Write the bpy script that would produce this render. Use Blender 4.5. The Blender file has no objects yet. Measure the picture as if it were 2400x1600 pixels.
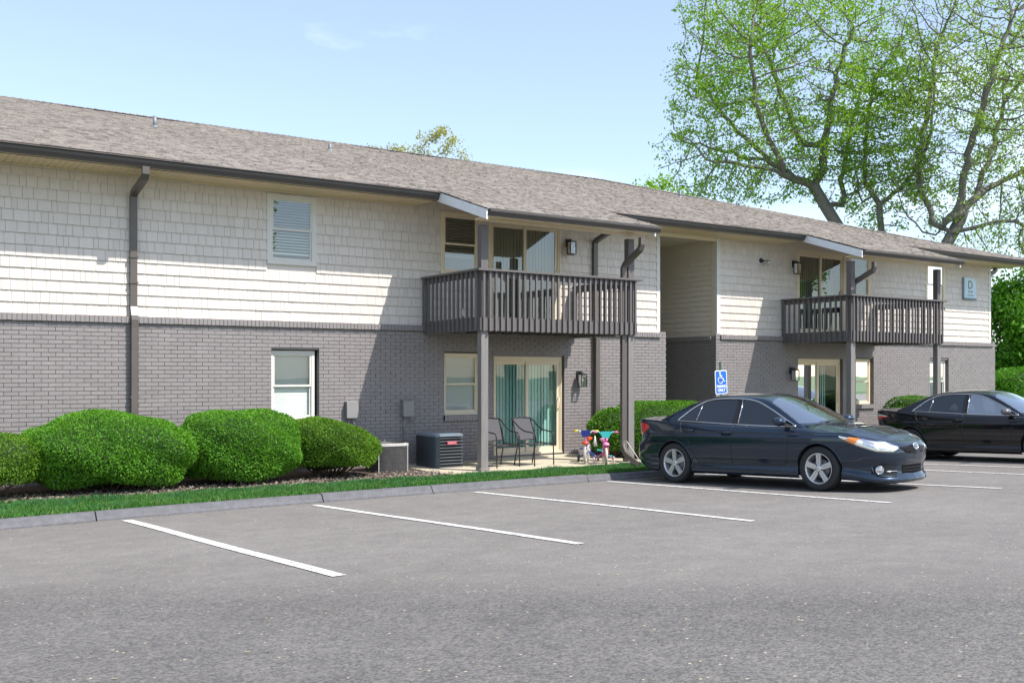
import bpy, bmesh, math, random
import numpy as np
from mathutils import Vector, Matrix, kdtree, noise
R = random.Random(7)
scene = bpy.context.scene
# ------------------------------------------------------------------ camera
cam_d = bpy.data.cameras.new("camera"); cam = bpy.data.objects.new("camera", cam_d)
scene.collection.objects.link(cam)
cam.location = (0.0, -18.39, 1.69)
cam.rotation_euler = (math.radians(90), 0, -math.asin(0.5988))
cam_d.sensor_width = 36; cam_d.lens = 2445/2400*36
cam_d.shift_x = -230/2400; cam_d.shift_y = 77/2400
cam_d.clip_start = 0.1; cam_d.clip_end = 3000
scene.camera = cam
# ------------------------------------------------------------------ sky and sun
SUN = Vector((0.54, -1.0, 1.53)).normalized()
elev = math.asin(SUN.z); azim = math.atan2(SUN.x, SUN.y)
w = bpy.data.worlds.new("World"); scene.world = w; w.use_nodes = True
nt = w.node_tree; nt.nodes.clear()
def N(nt, t, **k):
    n = nt.nodes.new(t)
    for a, b in k.items(): setattr(n, a, b)
    return n
out = N(nt, 'ShaderNodeOutputWorld'); bg = N(nt, 'ShaderNodeBackground')
sky = N(nt, 'ShaderNodeTexSky', sky_type='NISHITA', sun_disc=False, sun_elevation=elev, sun_rotation=azim)
sky.air_density = 1.0; sky.dust_density = 0.9; sky.ozone_density = 1.5; sky.altitude = 100
tc = N(nt, 'ShaderNodeTexCoord'); mp = N(nt, 'ShaderNodeMapping')
mp.inputs['Scale'].default_value = (1.6, 1.0, 4.5); mp.inputs['Rotation'].default_value = (0.1, 0.25, 0.5)
nz = N(nt, 'ShaderNodeTexNoise'); nz.inputs['Scale'].default_value = 1.7; nz.inputs['Detail'].default_value = 7; nz.inputs['Roughness'].default_value = 0.55
rp = N(nt, 'ShaderNodeValToRGB'); rp.color_ramp.elements[0].position = 0.59; rp.color_ramp.elements[1].position = 1.05
# more cloud towards the east (direction +X) and near the horizon
dotn = N(nt, 'ShaderNodeVectorMath', operation='DOT_PRODUCT'); dotn.inputs[1].default_value = (0.92, 0.25, -0.55)
mr = N(nt, 'ShaderNodeMapRange'); mr.inputs['From Min'].default_value = 0.30; mr.inputs['From Max'].default_value = 0.82
mr.inputs['To Min'].default_value = 0.0; mr.inputs['To Max'].default_value = 0.42
ad = N(nt, 'ShaderNodeMath', operation='MULTIPLY_ADD'); ad.inputs[1].default_value = 0.42
ad2 = N(nt, 'ShaderNodeMath', operation='MULTIPLY')
mx = N(nt, 'ShaderNodeMixRGB'); mx.inputs[2].default_value = (8.3, 8.6, 9.0, 1)
L = nt.links.new
L(tc.outputs['Generated'], mp.inputs['Vector']); L(mp.outputs[0], nz.inputs['Vector'])
L(tc.outputs['Generated'], dotn.inputs[0]); L(dotn.outputs['Value'], mr.inputs['Value'])
L(mr.outputs[0], ad.inputs[0]); L(nz.outputs['Fac'], ad.inputs[2]); L(ad.outputs[0], rp.inputs['Fac'])
ad2.operation = 'MULTIPLY_ADD'; ad2.inputs[2].default_value = 0.11
L(rp.outputs['Color'], ad2.inputs[0]); ad2.inputs[1].default_value = 0.75
L(ad2.outputs[0], mx.inputs[0]); L(sky.outputs[0], mx.inputs[1]); L(mx.outputs[0], bg.inputs['Color'])
bg.inputs['Strength'].default_value = 0.112
L(bg.outputs[0], out.inputs['Surface'])
sd = bpy.data.lights.new("sun", 'SUN'); sd.energy = 3.1; sd.angle = math.radians(0.5); sd.color = (1.0, 0.955, 0.89)
so = bpy.data.objects.new("sun", sd); scene.collection.objects.link(so); so.location = (20, -30, 40)
so.rotation_euler = (-SUN).to_track_quat('-Z', 'Y').to_euler()
scene.view_settings.view_transform = 'Standard'; scene.view_settings.look = 'None'
scene.view_settings.exposure = 1.08; scene.view_settings.gamma = 1.0
scene.cycles.max_bounces = 10; scene.cycles.transparent_max_bounces = 24
scene.cycles.sample_clamp_indirect = 6.0

# ------------------------------------------------------------------ helpers
COL = scene.collection
def put(o, label=None, cat=None, group=None, kind=None):
    if label: o["label"] = label
    if cat: o["category"] = cat
    if group: o["group"] = group
    if kind: o["kind"] = kind
    return o
def empty(name, loc=(0, 0, 0), rz=0.0, label=None, cat=None, group=None):
    o = bpy.data.objects.new(name, None); COL.objects.link(o)
    o.empty_display_size = 0.2
    o.location = loc; o.rotation_euler = (0, 0, rz)
    return put(o, label, cat, group)
class MB:
    """collects shapes and links them as ONE mesh object"""
    def __init__(s): s.v = []; s.f = []; s.m = []; s.sm = []
    def add(s, vs, fs, m=0, smooth=False):
        b = len(s.v); s.v.extend([tuple(p) for p in vs])
        for f in fs: s.f.append(tuple(i + b for i in f)); s.m.append(m); s.sm.append(smooth)
    def quad(s, a, b, c, d, m=0): s.add([a, b, c, d], [(0, 1, 2, 3)], m)
    def box(s, x0, x1, y0, y1, z0, z1, m=0):
        s.add([(x0, y0, z0), (x1, y0, z0), (x1, y1, z0), (x0, y1, z0), (x0, y0, z1), (x1, y0, z1), (x1, y1, z1), (x0, y1, z1)],
              [(0, 3, 2, 1), (4, 5, 6, 7), (0, 1, 5, 4), (1, 2, 6, 5), (2, 3, 7, 6), (3, 0, 4, 7)], m)
    def bar(s, a, b, wx, wy, m=0, up=(0, 0, 1)):
        a = Vector(a); b = Vector(b); d = (b - a).normalized(); u = Vector(up)
        if abs(d.dot(u)) > 0.98: u = Vector((0, 1, 0))
        p = d.cross(u).normalized() * wx / 2; q = p.cross(d).normalized() * wy / 2
        s.add([a - p - q, a + p - q, a + p + q, a - p + q, b - p - q, b + p - q, b + p + q, b - p + q],
              [(0, 3, 2, 1), (4, 5, 6, 7), (0, 1, 5, 4), (1, 2, 6, 5), (2, 3, 7, 6), (3, 0, 4, 7)], m)
    def tube(s, pts, r, n=8, m=0, closed=False, smooth=True, sq=None, cap=True, tangents=None):
        pts = [Vector(p) for p in pts]; k = len(pts)
        rs = r if hasattr(r, '__len__') else [r] * k
        rings = []; u = None
        for i, p in enumerate(pts):
            a = pts[i - 1] if (i > 0 or closed) else p; b = pts[(i + 1) % k] if (i < k - 1 or closed) else p
            d = (b - a)
            d = d.normalized() if d.length > 1e-9 else Vector((0, 0, 1))
            if u is None:
                u = Vector((0, 0, 1)) if abs(d.z) < 0.9 else Vector((0, 1, 0))
            u = (u - d * u.dot(d))
            if u.length < 1e-6: u = d.orthogonal()
            u.normalize(); w_ = d.cross(u)
            ring = []
            for j in range(n):
                t = 2 * math.pi * (j + (0.5 if sq else 0)) / n
                c_, s_ = math.cos(t), math.sin(t)
                if sq: ring.append(p + u * (c_ * sq[0] * 1.41421 / 2) + w_ * (s_ * sq[1] * 1.41421 / 2))
                else: ring.append(p + (u * c_ + w_ * s_) * rs[i])
            rings.append(ring)
        vs = [q for rg in rings for q in rg]; fs = []
        kk = k if closed else k - 1
        for i in range(kk):
            i2 = (i + 1) % k
            for j in range(n):
                j2 = (j + 1) % n
                fs.append((i * n + j, i * n + j2, i2 * n + j2, i2 * n + j))
        if cap and not closed:
            fs.append(tuple(range(n - 1, -1, -1))); fs.append(tuple((k - 1) * n + j for j in range(n)))
        s.add(vs, fs, m, smooth)
    def lathe(s, prof, n=32, axis='y', c=(0, 0, 0), m=0, smooth=True, close=False):
        c = Vector(c); vs = []
        for (r, h) in prof:
            for j in range(n):
                t = 2 * math.pi * j / n; a, b = r * math.cos(t), r * math.sin(t)
                vs.append(c + (Vector((a, h, b)) if axis == 'y' else Vector((a, b, h)) if axis == 'z' else Vector((h, a, b))))
        k = len(prof); fs = []
        for i in range(k if close else k - 1):
            i2 = (i + 1) % k
            for j in range(n): fs.append((i * n + j, i * n + (j + 1) % n, i2 * n + (j + 1) % n, i2 * n + j))
        s.add(vs, fs, m, smooth)
    def prism(s, poly, d0, d1, axis='y', m=0, smooth=False):
        """poly of 2-D points extruded along axis: x -> (y,z), y -> (x,z), z -> (x,y)"""
        n = len(poly)
        def P(a, b, d): return (d, a, b) if axis == 'x' else (a, d, b) if axis == 'y' else (a, b, d)
        vs = [P(a, b, d0) for a, b in poly] + [P(a, b, d1) for a, b in poly]
        fs = [tuple(range(n - 1, -1, -1)), tuple(range(n, 2 * n))]
        s.add(vs, fs, m, False)
        s.add(vs, [(i, (i + 1) % n, n + (i + 1) % n, n + i) for i in range(n)], m, smooth)
    def grid(s, P, m=0, smooth=True, flip=False):
        """P[i][j] points"""
        a, b = len(P), len(P[0]); vs = [q for row in P for q in row]; fs = []
        for i in range(a - 1):
            for j in range(b - 1):
                f = (i * b + j, (i + 1) * b + j, (i + 1) * b + j + 1, i * b + j + 1)
                fs.append(f[::-1] if flip else f)
        s.add(vs, fs, m, smooth)
    def build(s, name, mats, parent=None, fix=True, label=None):
        me = bpy.data.meshes.new(name); me.from_pydata(s.v, [], s.f)
        if not isinstance(mats, (list, tuple)): mats = [mats]
        for m_ in mats: me.materials.append(m_)
        me.polygons.foreach_set('material_index', s.m); me.polygons.foreach_set('use_smooth', s.sm)
        if fix and len(s.f) < 60000:
            bm = bmesh.new(); bm.from_mesh(me); bmesh.ops.recalc_face_normals(bm, faces=bm.faces); bm.to_mesh(me); bm.free()
        me.update(); o = bpy.data.objects.new(name, me); COL.objects.link(o)
        if parent: o.parent = parent
        if label: o["label"] = label
        return o
def raw_mesh(name, verts, faces_n, mats, parent=None, midx=None, smooth=False, k=4):
    """numpy mesh of polygons with k corners each"""
    me = bpy.data.meshes.new(name); nv = len(verts); nf = faces_n
    me.vertices.add(nv); me.vertices.foreach_set('co', np.asarray(verts, np.float32).ravel())
    me.loops.add(nf * k); me.loops.foreach_set('vertex_index', np.arange(nf * k, dtype=np.int32))
    me.polygons.add(nf); me.polygons.foreach_set('loop_start', np.arange(0, nf * k, k, dtype=np.int32))
    if midx is not None: me.polygons.foreach_set('material_index', np.asarray(midx, np.int32))
    me.polygons.foreach_set('use_smooth', np.full(nf, smooth, bool))
    for m_ in (mats if isinstance(mats, (list, tuple)) else [mats]): me.materials.append(m_)
    me.update(calc_edges=True); me.validate()
    o = bpy.data.objects.new(name, me); COL.objects.link(o)
    if parent: o.parent = parent
    return o
def copy_tree(o, parent=None):
    c = o.copy(); COL.objects.link(c)
    if parent: c.parent = parent
    for ch in [x for x in scene.objects if x.parent == o]: copy_tree(ch, c)
    return c

# ------------------------------------------------------------------ materials
def mat(name, col, rough=0.6, metal=0.0, var=0.0, vscale=6.0, bump=0.0, bscale=60.0, coat=0.0, spec=0.5, warm=0.0, stretch=None, detail=4, bdist=0.01):
    m = bpy.data.materials.new(name); m.use_nodes = True; t = m.node_tree; b = t.nodes['Principled BSDF']
    b.inputs['Base Color'].default_value = (*col, 1); b.inputs['Roughness'].default_value = rough
    b.inputs['Metallic'].default_value = metal; b.inputs['Coat Weight'].default_value = coat; b.inputs['Specular IOR Level'].default_value = spec
    b.inputs['Coat Roughness'].default_value = 0.03
    if var or bump:
        tc = N(t, 'ShaderNodeTexCoord'); mpn = N(t, 'ShaderNodeMapping')
        if stretch: mpn.inputs['Scale'].default_value = stretch
        t.links.new(tc.outputs['Object'], mpn.inputs['Vector'])
    if var:
        n1 = N(t, 'ShaderNodeTexNoise'); n1.inputs['Scale'].default_value = vscale; n1.inputs['Detail'].default_value = detail; n1.inputs['Roughness'].default_value = 0.65
        t.links.new(mpn.outputs[0], n1.inputs['Vector'])
        r_ = N(t, 'ShaderNodeValToRGB'); r_.color_ramp.elements[0].position = 0.28; r_.color_ramp.elements[1].position = 0.72
        lo = [max(0, c_ * (1 - var)) for c_ in col]; hi = [min(1, c_ * (1 + var)) for c_ in col]
        hi[0] *= 1 + warm; hi[2] *= 1 - warm
        r_.color_ramp.elements[0].color = (*lo, 1); r_.color_ramp.elements[1].color = (*hi, 1)
        t.links.new(n1.outputs['Fac'], r_.inputs['Fac']); t.links.new(r_.outputs['Color'], b.inputs['Base Color'])
    if bump:
        n2 = N(t, 'ShaderNodeTexNoise'); n2.inputs['Scale'].default_value = bscale; n2.inputs['Detail'].default_value = 5
        t.links.new(mpn.outputs[0], n2.inputs['Vector'])
        bp = N(t, 'ShaderNodeBump'); bp.inputs['Strength'].default_value = bump; bp.inputs['Distance'].default_value = bdist
        t.links.new(n2.outputs['Fac'], bp.inputs['Height']); t.links.new(bp.outputs[0], b.inputs['Normal'])
    return m
def leaf_mat(name, c1, c2, trans=0.35, gloss=0.25, scale=2.5, rough=0.45):
    m = bpy.data.materials.new(name); m.use_nodes = True; t = m.node_tree; t.nodes.clear()
    o = N(t, 'ShaderNodeOutputMaterial'); p = N(t, 'ShaderNodeBsdfPrincipled'); tr = N(t, 'ShaderNodeBsdfTranslucent'); mxs = N(t, 'ShaderNodeMixShader')
    tc = N(t, 'ShaderNodeTexCoord'); n1 = N(t, 'ShaderNodeTexNoise'); n1.inputs['Scale'].default_value = scale; n1.inputs['Detail'].default_value = 6; n1.inputs['Roughness'].default_value = 0.7
    r_ = N(t, 'ShaderNodeValToRGB'); r_.color_ramp.elements[0].position = 0.3; r_.color_ramp.elements[1].position = 0.7
    r_.color_ramp.elements[0].color = (*c1, 1); r_.color_ramp.elements[1].color = (*c2, 1)
    mxs.inputs[0].default_value = trans; p.inputs['Roughness'].default_value = rough; p.inputs['Specular IOR Level'].default_value = gloss
    t.links.new(tc.outputs['Object'], n1.inputs['Vector']); t.links.new(n1.outputs['Fac'], r_.inputs['Fac'])
    t.links.new(r_.outputs['Color'], p.inputs['Base Color']); t.links.new(r_.outputs['Color'], tr.inputs['Color'])
    t.links.new(p.outputs[0], mxs.inputs[1]); t.links.new(tr.outputs[0], mxs.inputs[2]); t.links.new(mxs.outputs[0], o.inputs['Surface'])
    return m
def glass_mat(name, tint, refl=0.12, rough=0.0, wav=0.0):
    """window pane: see-through tint plus mirror reflection that grows at grazing angles"""
    m = bpy.data.materials.new(name); m.use_nodes = True; t = m.node_tree; t.nodes.clear()
    o = N(t, 'ShaderNodeOutputMaterial'); tr = N(t, 'ShaderNodeBsdfTransparent'); gl = N(t, 'ShaderNodeBsdfGlossy'); mxs = N(t, 'ShaderNodeMixShader')
    fr = N(t, 'ShaderNodeFresnel'); fr.inputs['IOR'].default_value = 1.5; ma = N(t, 'ShaderNodeMath', operation='MULTIPLY_ADD'); ma.use_clamp = True
    ma.inputs[1].default_value = 1.2; ma.inputs[2].default_value = refl
    tr.inputs['Color'].default_value = (*tint, 1); gl.inputs['Roughness'].default_value = rough; gl.inputs['Color'].default_value = (0.95, 0.98, 1, 1)
    if wav:
        tc = N(t, 'ShaderNodeTexCoord'); n1 = N(t, 'ShaderNodeTexNoise'); n1.inputs['Scale'].default_value = 1.3; n1.inputs['Detail'].default_value = 1
        bp = N(t, 'ShaderNodeBump'); bp.inputs['Strength'].default_value = wav; bp.inputs['Distance'].default_value = 0.05
        t.links.new(tc.outputs['Object'], n1.inputs['Vector']); t.links.new(n1.outputs['Fac'], bp.inputs['Height']); t.links.new(bp.outputs[0], gl.inputs['Normal'])
    t.links.new(fr.outputs[0], ma.inputs[0]); t.links.new(ma.outputs[0], mxs.inputs[0])
    t.links.new(tr.outputs[0], mxs.inputs[1]); t.links.new(gl.outputs[0], mxs.inputs[2]); t.links.new(mxs.outputs[0], o.inputs['Surface'])
    return m

M = {}
M['brick'] = mat('painted_brick', (0.245, 0.221, 0.219), 0.55, var=0.07, vscale=3.0, bump=0.5, bscale=45, bdist=0.004)
M['shake'] = mat('siding_vinyl', (0.645, 0.58, 0.52), 0.5, var=0.035, vscale=5, bump=0.12, bscale=30, bdist=0.003, stretch=(3, 3, 0.4))
M['lap'] = mat('lap_siding', (0.74, 0.66, 0.55), 0.5, var=0.03, vscale=5)
M['trim'] = mat('white_trim', (0.66, 0.635, 0.59), 0.45, var=0.03, vscale=8)
M['cream'] = mat('cream_trim', (0.72, 0.61, 0.45), 0.45, var=0.03, vscale=8)
M['soffit'] = mat('soffit_panel', (0.72, 0.575, 0.365), 0.5, var=0.02, vscale=6)
M['fascia'] = mat('grey_fascia', (0.84, 0.83, 0.82), 0.5, var=0.04, vscale=5)
M['gutter'] = mat('bronze_gutter', (0.085, 0.075, 0.072), 0.35, var=0.08, vscale=4, spec=0.5)
M['spout'] = mat('brown_downspout', (0.11, 0.094, 0.085), 0.35, var=0.06, vscale=4)
M['wood'] = mat('painted_wood', (0.125, 0.112, 0.110), 0.6, var=0.14, vscale=5, bump=0.35, bscale=30, stretch=(6, 6, 0.7), bdist=0.006)
M['woodlt'] = mat('weathered_post', (0.20, 0.185, 0.178), 0.65, var=0.14, vscale=5, bump=0.4, bscale=30, stretch=(6, 6, 0.6), bdist=0.006)
M['black'] = mat('black_metal', (0.018, 0.018, 0.02), 0.4, spec=0.5)
M['dark'] = mat('dark_void', (0.02, 0.02, 0.022), 0.8)
M['room'] = mat('room_wall', (0.30, 0.28, 0.25), 0.8)
M['blind'] = mat('blind_slat', (0.80, 0.80, 0.76), 0.5, var=0.03)
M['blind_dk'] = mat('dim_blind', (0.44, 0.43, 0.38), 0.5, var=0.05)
M['vblind'] = mat('vertical_blind', (0.74, 0.80, 0.76), 0.5, var=0.06, vscale=3)
M['glass'] = glass_mat('window_glass', (0.92, 0.96, 0.95), 0.03, wav=0.02)
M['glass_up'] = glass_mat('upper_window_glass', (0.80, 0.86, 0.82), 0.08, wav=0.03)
M['glass_door'] = glass_mat('door_glass', (0.64, 0.84, 0.81), 0.05, wav=0.03)
M['concrete'] = mat('patio_concrete', (0.52, 0.46, 0.34), 0.75, var=0.12, vscale=4, bump=0.2, bscale=80)
M['metal'] = mat('galvanised', (0.20, 0.21, 0.24), 0.5, metal=0.2, var=0.1)
M['lampglass'] = glass_mat('lantern_glass', (0.85, 0.88, 0.9), 0.05)
M['white'] = mat('white_plastic', (0.78, 0.77, 0.74), 0.4)
M['brick2'] = mat('painted_brick_dark', (0.238, 0.214, 0.213), 0.55, var=0.07, vscale=3.0, bump=0.5, bscale=45, bdist=0.004)
M['brick3'] = mat('painted_brick_pale', (0.251, 0.227, 0.224), 0.55, var=0.07, vscale=3.0, bump=0.5, bscale=45, bdist=0.004)
M['shake2'] = mat('siding_vinyl_pale', (0.665, 0.60, 0.54), 0.5, var=0.035, vscale=5, bump=0.12, bscale=30, bdist=0.003, stretch=(3, 3, 0.4))
M['shake3'] = mat('siding_vinyl_dull', (0.625, 0.56, 0.50), 0.5, var=0.035, vscale=5, bump=0.12, bscale=30, bdist=0.003, stretch=(3, 3, 0.4))
# ------------------------------------------------------------------ ground
def gz(Y):
    Y = max(Y, -18.5)
    return -0.09 - 0.028 * (Y + 5.5)
KERB = [(-40, -6.2), (-10, -5.2), (-4, -4.85), (0, -4.55), (1.58, -4.40), (3, -4.20), (4.67, -4.06), (7, -4.0), (9.6, -4.0), (12, -4.02), (20, -4.05), (34, -4.1), (60, -4.2)]
def kerb_y(x):
    for (a, b), (c, d) in zip(KERB, KERB[1:]):
        if a <= x <= c: return b + (d - b) * (x - a) / (c - a)
    return KERB[-1][1]
def asphalt_mat():
    m = bpy.data.materials.new('asphalt'); m.use_nodes = True; t = m.node_tree; b = t.nodes['Principled BSDF']; L = t.links.new
    tc = N(t, 'ShaderNodeTexCoord')
    def noise_(sc, det, ro=0.6, stretch=None):
        n = N(t, 'ShaderNodeTexNoise'); n.inputs['Scale'].default_value = sc; n.inputs['Detail'].default_value = det; n.inputs['Roughness'].default_value = ro
        if stretch:
            mpn = N(t, 'ShaderNodeMapping'); mpn.inputs['Scale'].default_value = stretch; L(tc.outputs['Object'], mpn.inputs['Vector']); L(mpn.outputs[0], n.inputs['Vector'])
        else: L(tc.outputs['Object'], n.inputs['Vector'])
        return n
    big = noise_(0.35, 5); mid = noise_(3.0, 6, 0.7)
    vor = N(t, 'ShaderNodeTexVoronoi'); vor.inputs['Scale'].default_value = 62; L(tc.outputs['Object'], vor.inputs['Vector'])
    vor2 = N(t, 'ShaderNodeTexVoronoi'); vor2.inputs['Scale'].default_value = 34; L(tc.outputs['Object'], vor2.inputs['Vector'])
    r1 = N(t, 'ShaderNodeValToRGB'); r1.color_ramp.elements[0].position = 0.34; r1.color_ramp.elements[1].position = 0.68
    r1.color_ramp.elements[0].color = (0.172, 0.160, 0.150, 1); r1.color_ramp.elements[1].color = (0.206, 0.193, 0.181, 1)
    L(big.outputs['Fac'], r1.inputs['Fac'])
    # newer, coarser surface of the drive lane beyond a slanting joint
    dt = N(t, 'ShaderNodeVectorMath', operation='DOT_PRODUCT'); dt.inputs[1].default_value = (-0.66, -0.75, 0); L(tc.outputs['Object'], dt.inputs[0])
    wob = N(t, 'ShaderNodeMath', operation='MULTIPLY_ADD'); wob.inputs[1].default_value = 0.9; L(mid.outputs['Fac'], wob.inputs[0]); L(dt.outputs['Value'], wob.inputs[2])
    ln = N(t, 'ShaderNodeMapRange'); ln.inputs['From Min'].default_value = 6.05; ln.inputs['From Max'].default_value = 7.1; L(wob.outputs[0], ln.inputs['Value'])
    mxl = N(t, 'ShaderNodeMixRGB', blend_type='MULTIPLY'); mxl.inputs[2].default_value = (0.71, 0.72, 0.735, 1); L(ln.outputs[0], mxl.inputs[0]); L(r1.outputs['Color'], mxl.inputs[1])
    # stone colours
    sep = N(t, 'ShaderNodeSeparateColor'); L(vor.outputs['Color'], sep.inputs[0])
    r2 = N(t, 'ShaderNodeValToRGB'); e = r2.color_ramp.elements; e[0].position = 0.0; e[0].color = (0.42, 0.42, 0.43, 1); e[1].position = 1; e[1].color = (1.6, 1.56, 1.5, 1)
    e2 = e.new(0.5); e2.color = (0.98, 0.98, 0.98, 1)
    L(sep.outputs[0], r2.inputs['Fac'])
    mxs = N(t, 'ShaderNodeMixRGB', blend_type='MULTIPLY'); L(mxl.outputs[0], mxs.inputs[1]); L(r2.outputs['Color'], mxs.inputs[2])
    amt = N(t, 'ShaderNodeMath', operation='MULTIPLY_ADD'); amt.inputs[1].default_value = 0.40; amt.inputs[2].default_value = 0.26; L(ln.outputs[0], amt.inputs[0]); L(amt.outputs[0], mxs.inputs[0])
    # dark pits and pale worn spots
    r3 = N(t, 'ShaderNodeValToRGB'); r3.color_ramp.elements[0].position = 0.40; r3.color_ramp.elements[1].position = 0.62
    r3.color_ramp.elements[0].color = (0.88, 0.88, 0.88, 1); r3.color_ramp.elements[1].color = (1.06, 1.055, 1.04, 1); L(mid.outputs['Fac'], r3.inputs['Fac'])
    mx3 = N(t, 'ShaderNodeMixRGB', blend_type='MULTIPLY'); mx3.inputs[0].default_value = 0.8; L(mxs.outputs[0], mx3.inputs[1]); L(r3.outputs['Color'], mx3.inputs[2])
    sep2 = N(t, 'ShaderNodeSeparateColor'); L(vor2.outputs['Color'], sep2.inputs[0])
    gt = N(t, 'ShaderNodeMath', operation='GREATER_THAN'); gt.inputs[1].default_value = 0.988; L(sep2.outputs[1], gt.inputs[0])
    sm = N(t, 'ShaderNodeMath', operation='LESS_THAN'); sm.inputs[1].default_value = 0.32; L(vor2.outputs['Distance'], sm.inputs[0])
    mm = N(t, 'ShaderNodeMath', operation='MULTIPLY'); L(gt.outputs[0], mm.inputs[0]); L(sm.outputs[0], mm.inputs[1])
    mx4 = N(t, 'ShaderNodeMixRGB'); mx4.inputs[2].default_value = (0.46, 0.40, 0.27, 1); L(mm.outputs[0], mx4.inputs[0]); L(mx3.outputs[0], mx4.inputs[1])
    L(mx4.outputs[0], b.inputs['Base Color']); b.inputs['Roughness'].default_value = 0.85; b.inputs['Specular IOR Level'].default_value = 0.3
    bp = N(t, 'ShaderNodeBump'); bp.inputs['Strength'].default_value = 0.55; bp.inputs['Distance'].default_value = 0.006
    bs = N(t, 'ShaderNodeMath', operation='MULTIPLY_ADD'); bs.inputs[1].default_value = -1.0; L(vor.outputs['Distance'], bs.inputs[0]); L(mid.outputs['Fac'], bs.inputs[2])
    L(bs.outputs[0], bp.inputs['Height']); L(bp.outputs[0], b.inputs['Normal'])
    return m
mb = MB()
xs = [-45, -30, -20] + [x * 0.75 for x in range(-20, 62)] + [50, 65]
P = []
for x in xs:
    ky = kerb_y(x) + 0.10
    P.append([(x, ky + (y_ - 0) , gz(ky + y_) + 0.012 * noise.noise(Vector((x * .3, (ky + y_) * .3, 0))) * min(1, -y_ / 2)) for y_ in (0, -0.4, -1, -2, -3, -4, -5, -6, -7, -8.5, -10, -12, -14.4, -20, -26)])
mb.grid(P, 0, True, flip=True)
put(mb.build('parking_lot', asphalt_mat(), fix=False), kind='structure')
mb = MB(); mb.quad((-600, -600, -0.42), (900, -600, -0.42), (900, 900, -0.42), (-600, 900, -0.42))
M['ground'] = mat('meadow', (0.075, 0.13, 0.035), 0.9, var=0.35, vscale=0.4)
put(mb.build('ground', M['ground']), kind='structure')
mb = MB(); mb.quad((-60, -95, 0.30), (80, -95, 0.30), (80, -30.2, 0.30), (-60, -30.2, 0.30))
put(mb.build('lawn', M['ground']), kind='structure')
# kerb: rolled grey kerb with cracks between its lengths
M['kerb'] = mat('kerb_concrete', (0.115, 0.113, 0.122), 0.8, var=0.22, vscale=9, bump=0.7, bscale=26, bdist=0.012)
mb = MB(); x = -39.0
rk = random.Random(3)
while x < 58:
    ln_ = rk.uniform(1.7, 3.4) if x > -12 else 6; x2 = min(x + ln_, 58)
    n = max(2, int((x2 - x) / 0.35)); P = []
    tilt = rk.uniform(-0.012, 0.012); dy = rk.uniform(-0.02, 0.02)
    for i in range(n + 1):
        xx = x + (x2 - x - 0.018) * i / n; y = kerb_y(xx) + dy; zb = gz(y); zt = zb + 0.105 + tilt
        wv = 0.010 * noise.noise(Vector((xx * 2.3, 3, 0)))
        P.append([(xx, y - 0.03, zb - 0.05), (xx, y - 0.02 + wv, zb + 0.02), (xx, y + 0.01 + wv, zt - 0.06), (xx, y + 0.035, zt - 0.018 + wv), (xx, y + 0.07, zt + wv), (xx, y + 0.145, zt + 0.006), (xx, y + 0.18, zt - 0.03), (xx, y + 0.18, zb - 0.1)])
    mb.grid(P, 0, False, flip=False)
    for e in (P[0], P[-1]): mb.add(e, [tuple(range(8))])
    x = x2
put(mb.build('kerb', M['kerb']), kind='structure')
# painted bay lines
M['paint'] = mat('road_paint', (0.70, 0.70, 0.68), 0.7, var=0.16, vscale=22, bump=0.3, bscale=80, detail=8)
_t = M['paint'].node_tree; _r = [n for n in _t.nodes if n.type == 'VALTORGB'][0]; _e = _r.color_ramp.elements
_e[0].position = 0.40; _e[0].color = (.24, .225, .21, 1); _e[1].position = 0.62; _e[1].color = (.70, .70, .68, 1); _q = _e.new(0.45); _q.color = (.58, .575, .555, 1)
LINES = [((2.94, -4.45), (3.33, -10.25), .125), ((5.376, -4.36), (5.834, -10.10), .11), ((7.961, -4.27), (8.368, -9.90), .105), ((10.56, -4.20), (10.956, -9.776), .10),
         ((12.76, -4.2), (13.65, -9.64), .10), ((15.55, -4.25), (16.35, -8.9), .10), ((17.15, -4.3), (17.95, -9.0), .10), ((19.93, -4.3), (20.2, -9.0), .22), ((0.2, -4.9), (0.62, -10.4), .11)]
for (a, b, wd) in LINES:
    a = Vector((*a, 0)); b = Vector((*b, 0)); d = (b - a).normalized(); p = Vector((-d.y, d.x, 0)) * wd / 2
    mb = MB(); P = []; n = 60
    for i in range(n + 1):
        q = a + (b - a) * i / n; wv = 0.006 * noise.noise(Vector((i * .7, a.x, 0)))
        row = []
        for k_ in range(3):
            r_ = q + p * (k_ - 1) * (1 + wv * 8) ; row.append((r_.x, r_.y, gz(r_.y) + 0.012 * noise.noise(Vector((r_.x * .3, r_.y * .3, 0))) * min(1, (kerb_y(r_.x) + .1 - r_.y) / 2) + 0.007))
        P.append(row)
    mb.grid(P, 0, False)
    put(mb.build('parking_line', M['paint'], fix=True), kind='structure')

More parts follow.
